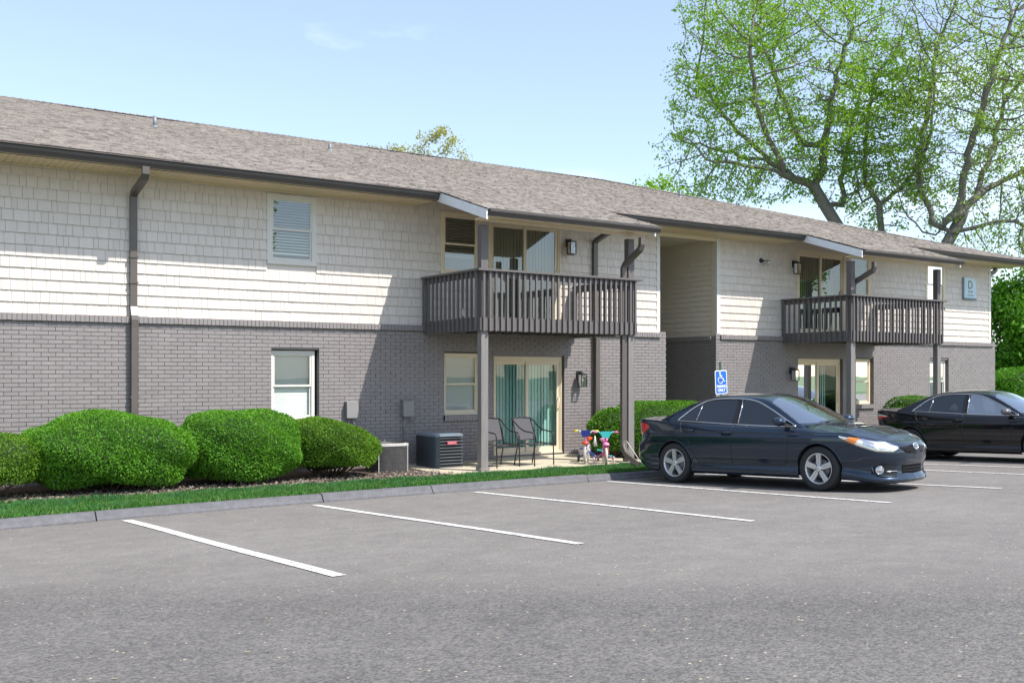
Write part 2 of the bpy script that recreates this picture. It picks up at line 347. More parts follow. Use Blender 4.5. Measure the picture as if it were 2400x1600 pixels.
# ------------------------------------------------------------------ the apartment building
bld = empty('apartment_building', (0, 0, 0), 0, 'two storey apartment building with grey brick below white shingle siding', 'building')
XL, XB0, XB1, XR = -9.0, 15.35, 16.90, 28.36      # left end, breezeway sides, right end
CR = 0.0677
def holes_in(holes, z0, z1, x0, x1):
    """free spans of [x0,x1] in the band z0..z1"""
    cut = sorted((a, b) for (a, b, c, d) in holes if c < z1 - 1e-4 and d > z0 + 1e-4)
    res = []; cur = x0
    for a, b in cut:
        if a > cur: res.append((cur, min(a, x1)))
        cur = max(cur, b)
    if cur < x1: res.append((cur, x1))
    return [r for r in res if r[1] - r[0] > 0.004]
def brick_face(mb, x0, x1, z0, z1, holes, pt, rnd):
    """bricks in running bond; pt(x, depth, z) places a point (depth grows into the wall)"""
    k = 0; z = z0
    def blk(a, b, c, d, dp, j):
        o = [j + rnd.uniform(-.0012, .0012) for _ in range(4)]
        vs = [pt(a, o[0], c), pt(b, o[1], c), pt(b, o[2], d), pt(a, o[3], d), pt(a, dp, c), pt(b, dp, c), pt(b, dp, d), pt(a, dp, d)]
        mb.add(vs, [(0, 1, 2, 3), (0, 4, 5, 1), (1, 5, 6, 2), (2, 6, 7, 3), (3, 7, 4, 0)], rnd.choice((0, 0, 1, 2)))
    while z < z1 - 0.01:
        zt = min(z + CR, z1)
        off = (k % 2) * 0.1016
        for (a, b) in holes_in(holes, z, zt, x0, x1):
            n0 = math.floor((a - off) / 0.2032); xx = off + n0 * 0.2032
            while xx < b:
                p, q = max(xx, a), min(xx + 0.2032, b)
                if q - p > 0.012:
                    jx = rnd.uniform(-.0014, .0014)
                    blk(p + (0.0032 + jx if p > a + 1e-6 else 0), q - (0.0032 - jx if q < b - 1e-6 else 0), z + 0.0038 + rnd.uniform(-.001, .001), zt - 0.0048, 0.030, rnd.uniform(-.0022, .0022))
                xx += 0.2032
        z = zt; k += 1
    # mortar sheet with holes
    zs = sorted({z0, z1} | {h[2] for h in holes if z0 < h[2] < z1} | {h[3] for h in holes if z0 < h[3] < z1})
    for a, b in zip(zs, zs[1:]):
        for (p, q) in holes_in(holes, a, b, x0, x1):
            mb.add([pt(p, 0.026, a), pt(q, 0.026, a), pt(q, 0.026, b), pt(p, 0.026, b)], [(0, 1, 2, 3)])
    for (a, b, c, d) in holes:
        for (p, q, r_, s_) in ((a, c, a, d), (b, c, b, d), (a, d, b, d), (a, c, b, c)):
            mb.add([pt(p, 0.006, q), pt(r_, 0.006, s_), pt(r_, 0.13, s_), pt(p, 0.13, q)], [(0, 1, 2, 3)])
WL = [(0.9, 1.78, .86, 2.13), (6.256, 7.133, .86, 2.136), (9.674, 10.551, .885, 2.13)]            # lower windows
WR = [(21.80, 22.68, .89, 2.125), (25.15, 26.03, .89, 2.11)]
DL = [(10.80, 12.53, 0.03, 2.06)]; DR = [(19.72, 21.42, 0.03, 2.09)]
rb = random.Random(11)
mb = MB()
brick_face(mb, XL, XB0, -0.20, 2.53, WL + DL, lambda x, d, z: (x, d, z), rb)
brick_face(mb, XB1, XR, -0.20, 2.53, WR + DR, lambda x, d, z: (x, d, z), rb)
brick_face(mb, 0.0, 9.0, -0.20, 2.60, [], lambda x, d, z: (XB1 + d, x + 0.002, z), rb)
for xa, xb in ((XB0 - .165, XB0), (XB1, XB1 + .13), (XR - .12, XR)): brick_face(mb, xa, xb, 2.53, 2.66, [], lambda x, d, z: (x, d, z), rb)
mb.quad((XB0, 0.003, -0.2), (XB0, 9, -0.2), (XB0, 9, 2.6), (XB0, 0.003, 2.6)); mb.quad((XR, 0.003, -0.2), (XR, 17, -0.2), (XR, 17, 2.65), (XR, 0.003, 2.65))
mb.quad((XL, 0, -0.2), (XL, 17, -0.2), (XL, 17, 2.6), (XL, 0, 2.6)); mb.quad((XL, 17, -0.2), (XB0, 17, -0.2), (XB0, 17, 5.0), (XL, 17, 5.0)); mb.quad((XB1, 17, -0.2), (XR, 17, -0.2), (XR, 17, 5.0), (XB1, 17, 5.0))
mb.quad((XB1, 9, -0.2), (XR, 9, -0.2), (XR, 9, 5.2), (XB1, 9, 5.2)); mb.quad((XL, 9, -0.2), (XB0, 9, -0.2), (XB0, 9, 5.2), (XL, 9, 5.2))
mb.build('brick_wall', [M['brick'], M['brick2'], M['brick3']], bld)
# rowlock ledge between brick and siding
mb = MB()
for (a, b) in ((XL, XB0 - .17), (XB1 + .135, XR - .125)):
    x = a
    while x < b - 0.03:
        x2 = min(x + 0.0677, b); j = rb.uniform(-.003, .003)
        mb.box(x + .004, x2 - .005, -0.046 + j, 0.05, 2.530 + rb.uniform(-.002, .002), 2.632 + rb.uniform(-.002, .002)); x = x2
    mb.box(a + .002, b - .002, -0.036, 0.048, 2.533, 2.626)
mb.build('brick_ledge', M['brick'], bld)
mb = MB()
y = 0.2
while y < 9:
    mb.box(XB1 - .04, XB1 + .05, y + .004, y + .063, 2.50, 2.60); y += .0677
mb.box(XB1 - .03, XB1 + .05, .17, 9, 2.503, 2.597)
mb.build('brick_ledge', M['brick'], bld)
# brick sills under the lower windows
for (a, b, c, d) in WL + WR:
    mb = MB(); x = a - .01
    while x < b - .02:
        mb.box(x + .004, min(x + .0677, b + .01) - .004, -.05, .06, c - .115 + rb.uniform(-.002, .002), c - .006); x += .0677
    mb.box(a - .006, b + .006, -.042, .05, c - .110, c - .010)
    mb.build('window_sill', M['brick'], bld)

# shingle siding, every shake a wedge
SY = 0.06
UW = [(0.86, 1.76, 3.65, 4.91), (6.195, 7.10, 3.65, 4.91), (9.61, 10.51, 3.643, 4.908)]
UD = [(10.70, 12.47, 2.72, 4.86)]
URW = [(21.69, 22.59, 3.645, 4.90), (25.02, 25.92, 3.635, 4.90)]
URD = [(19.73, 21.55, 2.72, 4.87)]
def shakes(mb, x0, x1, z0, z1, holes, rnd):
    z = z0; k = 0; E = 0.1786
    while z < z1 - 0.02:
        zt = min(z + E, z1)
        for (a, b) in holes_in(holes, z, zt, x0, x1):
            x = a + rnd.uniform(0, .06) - .06
            while x < b - 1e-4:
                wd = rnd.choice((.075, .10, .125, .15, .165, .18, .20)) * rnd.uniform(.95, 1.05); x2 = min(x + wd, b); p = max(x, a)
                if b - x2 < 0.03: x2 = b
                if x2 - p > .008:
                    g = .0022; yo = SY - .022 + rnd.uniform(-.0022, .0022); yt = SY - .001; zb = z + rnd.uniform(-.0015, .0015)
                    A, B = p + g, x2 - g; yl = yo + .005
                    mb.add([(A, yo, zb), (B, yo, zb), (B, yt, zt + .014), (A, yt, zt + .014), (A, yl, zb + .001), (B, yl, zb + .001), (B, yt + .004, zt + .014), (A, yt + .004, zt + .014)],
                           [(0, 1, 2, 3), (0, 4, 5, 1), (1, 5, 6, 2), (3, 7, 4, 0), (4, 7, 6, 5)], rnd.choice((0, 0, 1, 2)))
                x = x2
        z = zt; k += 1
    zs = sorted({z0, z1} | {h[2] for h in holes if z0 < h[2] < z1} | {h[3] for h in holes if z0 < h[3] < z1})
    for a, b in zip(zs, zs[1:]):
        for (p, q) in holes_in(holes, a, b, x0, x1): mb.quad((p, SY + .006, a), (q, SY + .006, a), (q, SY + .006, b), (p, SY + .006, b))
rs_ = random.Random(5)
mb = MB()
shakes(mb, XL, 15.11, 2.64, 5.30, UW + UD, rs_)
shakes(mb, 17.075, 28.10, 2.64, 5.30, URW + URD, rs_)
mb.quad((28.205, .06, 2.6), (28.205, 17, 2.6), (28.205, 17, 5.3), (28.205, .06, 5.3)); mb.quad((XL, .06, 2.6), (XL, 17, 2.6), (XL, 17, 7.5), (XL, .06, 5.3))
mb.build('siding', [M['shake'], M['shake2'], M['shake3']], bld)
mb = MB(); z = 2.61; E = 0.123
while z < 5.0:
    yo = XB1 + .10
    mb.add([(yo - .020, .10, z), (yo - .020, 9, z), (yo - .002, 9, z + E + .012), (yo - .002, .10, z + E + .012), (yo - .015, .1, z + .001), (yo - .015, 9, z + .001)], [(0, 1, 2, 3), (0, 4, 5, 1)]); z += E
mb.quad((XB1 + .106, .1, 2.6), (XB1 + .106, 9, 2.6), (XB1 + .106, 9, 5.1), (XB1 + .106, .1, 5.1)); mb.quad((XB0 - .15, .1, 4.93), (XB1 + .12, .1, 4.93), (XB1 + .12, 9, 4.93), (XB0 - .15, 9, 4.93))
mb.quad((XB0 - .15, .1, 2.6), (XB0 - .15, 9, 2.6), (XB0 - .15, 9, 5.2), (XB0 - .15, .1, 5.2))
mb.build('side_siding', M['lap'], bld)
# white corner boards
for (a, b) in ((15.11, 15.205), (16.965, 17.075), (28.10, 28.20)):
    mb = MB(); mb.box(a, b, .038, .15, 2.636, 4.955); mb.build('corner_board', M['trim'], bld)
mb = MB(); mb.box(16.968, 17.0, .15, .235, 2.60, 4.95); mb.build('corner_board', M['cream'], bld)
mb = MB(); mb.box(XB0 - .14, XB1 + .07, .05, .11, 4.86, 4.948); mb.build('breezeway_header', M['cream'], bld)

# ------------------------------------------------------------------ roof
EY, EZ, PT = -0.93, 5.085, 0.30                     # eave edge and pitch
RY = 8.3; XE = 29.0                                   # ridge and right eave corner
PORCH = [(9.12, 12.97), (19.05, 22.90)]
PE = -2.63                                            # outer edge of the porch roofs
def rz_(y): return EZ + PT * (y - EY)
tones = [(.230, .202, .180), (.265, .234, .207), (.195, .172, .155), (.290, .256, .224), (.150, .135, .125), (.238, .214, .198)]
RM = [mat('shingle_%s' % n, t_, 0.9, var=0.22, vscale=40, bump=0.3, bscale=160) for n, t_ in zip(('tan', 'pale', 'brown', 'sand', 'dark', 'grey'), tones)]
rr = random.Random(21)
sl = math.sqrt(1 + PT * PT); EXP = 0.143 / sl
verts = []; mi = []
def sag(x, y): return 0.016 * math.sin(x * 0.9 + y * .3) * math.sin(y * .55 + 1) + 0.012 * noise.noise(Vector((x * .35, y * .35, 4)))
y = PE; row = 0
while y < RY:
    y2 = min(y + EXP, RY)
    if y < EY - 0.02: spans = PORCH
    else: spans = [(XL - .3, XE - (y - EY))]
    ph = rr.uniform(0, .3); prev = None
    for (a, b) in spans:
        x = a - ph
        while x < b:
            wd = rr.choice((.07, .09, .12, .15, .20)) * rr.uniform(.85, 1.15); x2 = min(x + wd, b); p = max(x, a)
            if x2 - p > .01:
                th = rr.choice((.006, .007, .012, .015)); jy = rr.uniform(-.004, .004)
                tone = rr.choices(range(6), (30, 24, 16, 12, 9, 9))[0]
                zb0 = rz_(y) + sag(p, y); zb1 = rz_(y) + sag(x2, y); zt0 = rz_(y2) + sag(p, y2); zt1 = rz_(y2) + sag(x2, y2)
                A = (p, y + jy, zb0 + th); B = (x2, y + jy, zb1 + th); Cc = (x2, y2 + .02, zt1 + .004); Dd = (p, y2 + .02, zt0 + .004)
                verts += [A, B, Cc, Dd]; mi.append(tone)
                verts += [(p, y + jy, zb0 - .004), (x2, y + jy, zb1 - .004), B, A]; mi.append(tone)
            x = x2
    y = y2; row += 1
roof = raw_mesh('roof', np.array(verts), len(mi), RM, bld, mi)
mb = MB()
mb.quad((XE, EY, EZ - .02), (XE, 17.5, EZ - .02), (XE - (RY - EY), RY, rz_(RY) - .02), (XE - (RY - EY), RY, rz_(RY) - .02), 0)
mb.quad((XL - .3, RY, rz_(RY)), (XE - (RY - EY), RY, rz_(RY)), (XE, 17.5, EZ - .02), (XL - .3, 17.5, EZ - .02), 0)
mb.build('back_roof', RM[0], bld)
mb = MB()                                            # ridge and hip caps
def cap(a, b, n_):
    a = Vector(a); b = Vector(b)
    for i in range(n_):
        p = a + (b - a) * (i / n_); q = a + (b - a) * ((i + 1.25) / n_); d = (b - a).normalized(); s_ = Vector((-d.y, d.x, 0)).normalized() * .10
        h = Vector((0, 0, .022 + rr.uniform(0, .006)))
        mb.add([p - s_ - Vector((0, 0, .018)), p + h, p + s_ - Vector((0, 0, .018)), q - s_ - Vector((0, 0, .025)), q + h * .4, q + s_ - Vector((0, 0, .025))], [(0, 1, 4, 3), (1, 2, 5, 4), (0, 2, 1)], rr.choice((0, 2, 4)))
zz = rz_(RY) + .01
cap((XL - .3, RY, zz), (XE - (RY - EY), RY, zz), 190); cap((XE, EY, EZ + .01), (XE - (RY - EY), RY, zz), 80)
mb.build('ridge_cap', [RM[0], RM[1], RM[2], RM[3], RM[4]], bld)

# soffit of the main eaves, panel by panel
for (a, b) in ((XL, 9.10), (12.99, 19.03), (22.92, 28.98)):
    x = a; mb = MB()
    while x < b:
        x2 = min(x + .0985, b); mb.box(x + .003, x2 - .003, -.80, .057, 4.948, 4.962); x = x2
    mb.box(a, b, -.80, .057, 4.956, 4.972)
    mb.build('soffit', M['soffit'], bld)
# cream cove strip where soffit meets wall
for (a, b) in ((XL, 9.10), (12.99, 15.11), (17.075, 19.03), (22.92, 28.10)):
    mb = MB(); mb.box(a, b, .012, .045, 4.925, 4.947); mb.build('soffit_trim', M['cream'], bld)
mb = MB(); mb.box(28.21, 28.98, .06, 17, 4.95, 4.97); mb.build('soffit', M['soffit'], bld)
def gutter(x0, x1, y, z, name='gutter'):
    """y: outer face, z: bottom"""
    prof = [(y + .115, z + .118), (y + .115, z), (y + .048, z), (y + .030, z + .030), (y + .008, z + .058), (y, z + .075), (y - .002, z + .118), (y + .010, z + .118), (y + .012, z + .082), (y + .040, z + .060), (y + .06, z + .02), (y + .105, z + .02), (y + .105, z + .118)]
    mb = MB(); mb.prism(prof, x0, x1, 'x')
    out_ = [(y + .115, z + .118), (y + .115, z), (y + .048, z), (y + .030, z + .030), (y + .008, z + .058), (y, z + .075), (y, z + .118)]
    mb.prism(out_, x0 - .006, x0, 'x'); mb.prism(out_, x1, x1 + .006, 'x')
    return mb.build(name, M['gutter'], bld)
for (a, b) in ((XL, 9.13), (12.60, 19.08), (22.5, 28.97)):
    gutter(a, b, -.875, 4.950)
    mb = MB(); mb.box(a + .002, b - .002, -.758, -.735, 4.94, 5.10); mb.build('fascia', M['gutter'], bld)
    mb = MB()
    mb.add([(a, -.93, 5.076), (b, -.93, 5.076), (b, -.74, 5.133), (a, -.74, 5.133), (a, -.93, 5.070), (b, -.93, 5.070)], [(0, 1, 2, 3), (0, 4, 5, 1)]); mb.build('drip_edge', M['spout'], bld)
for (a, b) in PORCH:
    z0 = rz_(PE) - .125
    gutter(a + .06, b + .04, -2.665, z0 + .005)
    mb = MB(); mb.box(a + .07, b - .02, -2.548, -2.52, z0 - .01, z0 + .10); mb.build('fascia', M['cream'], bld)
    mb = MB(); mb.box(a + .10, b - .06, -2.515, -2.03, z0 - .012, z0 + .02); mb.build('porch_soffit', M['soffit'], bld)
    mb = MB(); mb.box(a + .16, b - .12, -2.21, -2.07, z0 - .03, z0 + .20); mb.build('porch_beam', M['cream'], bld)
    # sloping porch ceiling and the boards on the open rake sides
    mb = MB(); zc = rz_(-2.52) - .16; zw = rz_(0.06) - .12
    mb.quad((a + .03, -2.5, zc), (b - .03, -2.5, zc), (b - .03, .058, zw), (a + .03, .058, zw)); mb.build('porch_ceiling', M['soffit'], bld)
    for x0, x1 in ((a + .005, a + .035), (b - .075, b - .045)):
        ya, yb = -2.60, -0.76
        mb = MB(); mb.prism([(ya, rz_(ya) - .025), (yb, rz_(yb) - .025), (yb, rz_(yb) - .20), (ya, rz_(ya) - .20)], x0, x1, 'x'); mb.build('rake_board', M['fascia'], bld)
        mb = MB(); xm = (x0 + x1) / 2
        mb.prism([(-.755, 4.955), (-.755, rz_(-.76) - .02), (.058, rz_(.06) - .02), (.058, 4.955)], xm - .008, xm + .008, 'x'); mb.build('soffit_end', M['soffit'], bld)
# vent pipes through the roof
for (x, y, z, h) in ((5.61, 5.52, 7.02, .235), (9.53, 5.49, 7.01, .165), (20.4, 5.4, 6.985, .20)):
    mb = MB(); mb.tube([(x, y, z - .05), (x, y, z + h)], .042, 12); mb.lathe([(.085, z - .02), (.055, z + .02), (.044, z + .035)], 14, 'z', (x, y, 0)); mb.build('vent_pipe', M['metal'], bld)
# inside of the flats: floors and a back wall so the glass looks into rooms
mb = MB()
for (a, b) in ((XL + .05, XB0 - .2), (XB1 + .2, XR - .2)):
    for z in (-.05, 2.62): mb.box(a, b, .16, 3.2, z - .03, z)
    mb.box(a, b, 3.2, 3.25, -.08, 5.2); mb.box(a, b, .16, 3.2, 2.45, 2.50)
    for xx in (5.0, 8.6, 18.9, 23.6):
        if a < xx < b: mb.box(xx, xx + .08, .16, 3.2, -.05, 5.2)
mb.build('room_wall', M['room'], bld)

# ------------------------------------------------------------------ windows and doors of the building
def slats(x0, x1, z0, z1, y, pitch, tilt, m_, parent, name='blinds', droop=0.0):
    mb = MB(); z = z1 - .02
    mb.box(x0, x1, y - .012, y + .02, z1 - .035, z1)
    while z > z0 + .02:
        dz = math.sin(tilt) * .0235; dy = math.cos(tilt) * .0235; o = rb.uniform(-.002, .002)
        mb.add([(x0 + .004, y - dy, z - dz + o), (x1 - .004, y - dy, z - dz + o), (x1 - .004, y + dy, z + dz + o), (x0 + .004, y + dy, z + dz + o)], [(0, 1, 2, 3)])
        z -= pitch
    mb.box(x0, x1, y - .014, y + .014, z0, z0 + .022)
    mb.build(name, m_, parent)
def window(x0, x1, z0, z1, y, trimw, fm, gm, bm_, pitch=.043, tilt=.9, low=0.0, deep=False):
    """y: outer face of the frame"""
    mb = MB(); t = trimw
    mb.box(x0, x1, y, y + .035, z1 - t, z1); mb.box(x0, x1, y - (0 if deep else .012), y + .035, z0, z0 + t)
    mb.box(x0, x0 + t, y + .001, y + .036, z0 + t, z1 - t); mb.box(x1 - t, x1, y + .001, y + .036, z0 + t, z1 - t)
    if not deep: mb.box(x0 + .008, x1 - .008, y - .006, y, z1 - .016, z1 - .004)
    f = mb.build('window', fm, bld)
    a, b, c, d = x0 + t, x1 - t, z0 + t, z1 - t; zm = (c + d) / 2; s = .032
    for (q, r_, yy) in ((zm - .02, d, y + .010), (c, zm + .02, y + .030)):
        mb = MB()
        mb.box(a, b, yy, yy + .018, r_ - s, r_); mb.box(a, b, yy, yy + .018, q, q + s + .006); mb.box(a, a + s, yy + .001, yy + .017, q + s, r_ - s); mb.box(b - s, b, yy + .001, yy + .017, q + s, r_ - s)
        mb.build('sash', fm, f)
        mb = MB(); mb.quad((a + s - .004, yy + .009, q + s), (b - s + .004, yy + .009, q + s), (b - s + .004, yy + .009, r_ - s + .004), (a + s - .004, yy + .009, r_ - s + .004)); mb.build('pane', gm, f)
    slats(a + .01, b - .01, c + .01 + low, d - .005, y + .085, pitch, tilt, bm_, f)
    mb = MB(); mb.box(x0 - .02, x1 + .02, y + .037, y + .06, z0 - .02, z0 + .02); mb.box(x0 - .02, x0 + .02, y + .037, y + .06, z0 + .02, z1); mb.box(x1 - .02, x1 + .02, y + .037, y + .06, z0 + .02, z1); mb.build('jamb', fm, f)
    return f
for i, (a, b, c, d) in enumerate(WL + WR):
    window(a + .002, b - .06 if i != 2 else b - .05, c, d - .02, .075, .055, M['trim'] if i in (0, 1, 4) else M['cream'], M['glass'], M['blind'], .036, 1.12 if i != 2 else .9, deep=True)
for i, (a, b, c, d) in enumerate(UW + URW):
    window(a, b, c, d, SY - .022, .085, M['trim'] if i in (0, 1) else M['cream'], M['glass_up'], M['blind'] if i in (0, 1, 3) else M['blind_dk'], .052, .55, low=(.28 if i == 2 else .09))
def sliding_door(x0, x1, z0, z1, y, head, trim_, fm, gm, vm, cover, handle_side=1):
    mb = MB()
    mb.box(x0, x1, y, y + .05, z1 - head, z1); mb.box(x0, x0 + trim_, y + .001, y + .05, z0 + .04, z1 - head); mb.box(x1 - trim_, x1, y + .001, y + .05, z0 + .04, z1 - head)
    mb.box(x0, x1, y - .03, y + .08, z0 - .03, z0 + .04); mb.box(x1 - trim_ * .55, x1 - trim_ * .1, y - .012, y, z0 + .04, z1 - head + .02)
    f = mb.build('sliding_door', fm, bld)
    a, b = x0 + trim_, x1 - trim_; xm = (a + b) / 2; s = .062
    for (p, q, yy) in ((a, xm + .03, y + .045), (xm - .03, b, y + .018)):
        mb = MB(); c, d = z0 + .04, z1 - head
        mb.box(p, q, yy, yy + .026, d - s, d); mb.box(p, q, yy, yy + .026, c, c + .105); mb.box(p, p + s, yy + .001, yy + .025, c + .105, d - s); mb.box(q - s, q, yy + .001, yy + .025, c + .105, d - s)
        mb.build('door_panel', fm, f)
        mb = MB(); mb.quad((p + s - .005, yy + .013, c + .1), (q - s + .005, yy + .013, c + .1), (q - s + .005, yy + .013, d - s + .005), (p + s - .005, yy + .013, d - s + .005)); mb.build('pane', gm, f)
    mb = MB(); hx = b - .03; mb.tube([(hx, y + .018, z0 + .92), (hx, y - .03, z0 + .95), (hx, y - .035, z0 + 1.05), (hx, y - .03, z0 + 1.15), (hx, y + .018, z0 + 1.18)], .011, 8); mb.build('handle', M['cream'], f)
    mb = MB(); x = a + .02
    while x < a + (b - a) * cover:
        w_ = .089; ang = .35 + rb.uniform(-.12, .12); dx, dy = math.cos(ang) * w_ / 2, math.sin(ang) * w_ / 2; yy = y + .16
        mb.quad((x - dx, yy - dy, z0 + .07), (x + dx, yy + dy, z0 + .07), (x + dx, yy + dy, z1 - head - .02), (x - dx, yy - dy, z1 - head - .02)); x += .078
    mb.box(a, b, y + .13, y + .19, z1 - head - .03, z1 - head + .02)
    mb.build('vertical_blinds', vm, f)
    return f
for (a, b, c, d) in DL: sliding_door(a, b - .03, c, d, .06, .105, .05, M['cream'], M['glass_door'], M['vblind'], 1.0)
for (a, b, c, d) in DR: sliding_door(a, b - .05, c, d, .06, .10, .05, M['cream'], M['glass_door'], M['vblind'], .8)
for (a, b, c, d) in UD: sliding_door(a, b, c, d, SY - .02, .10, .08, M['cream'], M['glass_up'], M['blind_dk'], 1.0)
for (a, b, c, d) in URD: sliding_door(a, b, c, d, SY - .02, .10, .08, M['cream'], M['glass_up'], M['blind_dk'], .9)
# concrete steps under the lower doors
for (a, b) in ((10.75, 12.72), (19.65, 21.6)):
    mb = MB(); mb.box(a, b, -.30, -.003, -.08, -.005); mb.build('door_step', M['concrete'], bld)
# downspouts
def spout(pts, name='downspout', m_='spout', sq=(.085, .105)):
    mb = MB(); mb.tube(pts, .05, 4, sq=sq, smooth=False); return mb.build(name, M[m_], bld)
def bend(a, b, c, d, k=5):
    """a -> b straight, curve towards c -> d"""
    return [Vector(a), Vector(b), Vector(b) + (Vector(c) - Vector(b)) * .12, Vector(c) - (Vector(c) - Vector(b)) * .12, Vector(c), Vector(d)]
def straps(x, y, zs_, wd=.13):
    mb = MB()
    for z in zs_: mb.box(x - wd / 2, x + wd / 2, y - .006, y + .09, z, z + .03)
    mb.build('strap', M['spout'], bld)
spout([(3.985, -.82, 4.965), (3.985, -.82, 4.86), (3.985, -.76, 4.80), (3.985, -.06, 4.66), (3.985, .005, 4.60), (3.985, .005, 2.80), (3.985, -.02, 2.74), (3.985, -.07, 2.64), (3.985, -.085, 2.58), (3.985, -.075, 2.45), (3.985, -.06, -.05)])
straps(3.985, -.045, (3.6, 3.18)); straps(3.985, -.105, (1.3,))
spout([(13.34, -.82, 4.96), (13.34, -.82, 4.86), (13.34, -.76, 4.80), (13.34, -.06, 4.60), (13.34, .005, 4.54), (13.34, .005, 2.80), (13.34, -.02, 2.74), (13.34, -.07, 2.64), (13.34, -.085, 2.58), (13.34, -.075, 2.45), (13.34, -.06, -.05)])
spout([(12.57, -2.60, 4.33), (12.57, -2.60, 4.20), (12.565, -2.56, 4.11), (12.53, -2.14, 3.86), (12.52, -2.09, 3.78), (12.52, -2.085, 2.0), (12.52, -2.085, .34), (12.51, -2.12, .22), (12.42, -2.35, .10), (12.06, -3.05, .04), (11.98, -3.22, .035)])
spout([(19.50, -2.60, 4.31), (19.50, -2.60, 4.20), (19.50, -2.57, 4.12), (19.47, -2.05, 3.88), (19.47, -2.0, 3.80), (19.47, -1.98, -.05)])
spout([(28.62, .16, 4.95), (28.62, .16, 4.88), (28.55, .16, 4.82), (28.32, .16, 4.72), (28.28, .16, 4.64), (28.28, .16, 2.8), (28.42, .16, 2.6), (28.42, .16, -.1)])
# ------------------------------------------------------------------ patio, bed
mb = MB(); mb.box(8.55, 13.1, -2.46, 0.012, -.22, -.032); mb.box(8.55, 13.1, -2.465, -2.455, -.2, -.06)
put(mb.build('patio', M['concrete']), kind='structure')
mb = MB(); mb.box(19.2, 23.0, -2.4, 0.012, -.22, -.035); put(mb.build('patio', M['concrete']), kind='structure')

# ------------------------------------------------------------------ balconies
def make_balcony():
    t = empty('balcony', (9.20, 0, 2.47), 0)
    W = 3.62; D = -2.23                          # local: x 0..W, y 0..D, z from underside
    def pb(name, m_, *bx):
        mb = MB()
        for b in bx: mb.box(*b)
        return mb.build(name, m_, t)
    wd = M['wood']
    mb = MB(); y = D + .085
    while y < -.02: mb.box(.085, W - .085, y + .003, min(y + .137, -.01) - .003, .222, .248); y += .14
    mb.build('deck', wd, t)
    for i in range(9):
        x = .14 + (W - .28) * i / 8; pb('joist', wd, (x - .02, x + .02, D + .085, -.012, .03, .22))
    pb('rim_board', wd, (.04, W - .04, D + .04, D + .08, .0, .235)); pb('rim_board', wd, (.04, .08, D + .082, -.01, .0, .235)); pb('rim_board', wd, (W - .08, W - .04, D + .082, -.01, .0, .235))
    pb('top_rail', wd, (-.03, W + .06, D - .035, D + .105, 1.062, 1.10)); pb('top_rail', wd, (-.03, .11, D + .107, -.005, 1.062, 1.10)); pb('top_rail', wd, (W - .11, W + .03, D + .107, -.005, 1.062, 1.10))
    pb('sub_rail', wd, (.225, W - .225, D + .042, D + .08, .955, 1.058)); pb('sub_rail', wd, (.042, .08, D + .225, -.06, .955, 1.058)); pb('sub_rail', wd, (W - .08, W - .042, D + .225, -.06, .955, 1.058))
    n = 29
    for i in range(n):
        x = .10 + (W - .20) * i / (n - 1); j = R.uniform(-.004, .004)
        pb('baluster', wd, (x - .019 + j, x + .019 + j, D + .001, D + .038, -.006 + R.uniform(-.006, .006), 1.06))
    m = 13
    for xx in (.001, W - .039):
        for i in range(m):
            y = D + .16 + (-.07 - D - .16) * i / (m - 1); j = R.uniform(-.004, .004)
            pb('baluster', wd, (xx, xx + .038, y - .019 + j, y + .019 + j, -.006 + R.uniform(-.006, .006), 1.06))
    for xx in (.0, W - .09): pb('wall_post', wd, (xx, xx + .09, -.055, -.002, .17, 1.06))
    top = rz_(-2.1) - .03 - 2.47
    for xx in (.082, W - .222):
        p = pb('post', M['woodlt'], (xx, xx + .14, D + .082, D + .222, -2.55, -.001))
        mb = MB(); mb.box(xx, xx + .14, D + .083, D + .223, .001, 4.36 - 2.47); mb.build('upper_post', wd, t)
        mb = MB(); mb.box(xx - .022, xx + .162, D + .06, D + .244, -2.56, -2.44); mb.build('post_base', M['woodlt'], p)
    return t
bal = make_balcony()
put(bal, 'brown wooden balcony above the patio with the two chairs', 'balcony', 'brown wooden balconies on posts')
bal2 = copy_tree(bal); bal2.location.x = 9.20 + 9.93
put(bal2, 'brown wooden balcony beyond the breezeway, left of the white letter D sign', 'balcony', 'brown wooden balconies on posts')
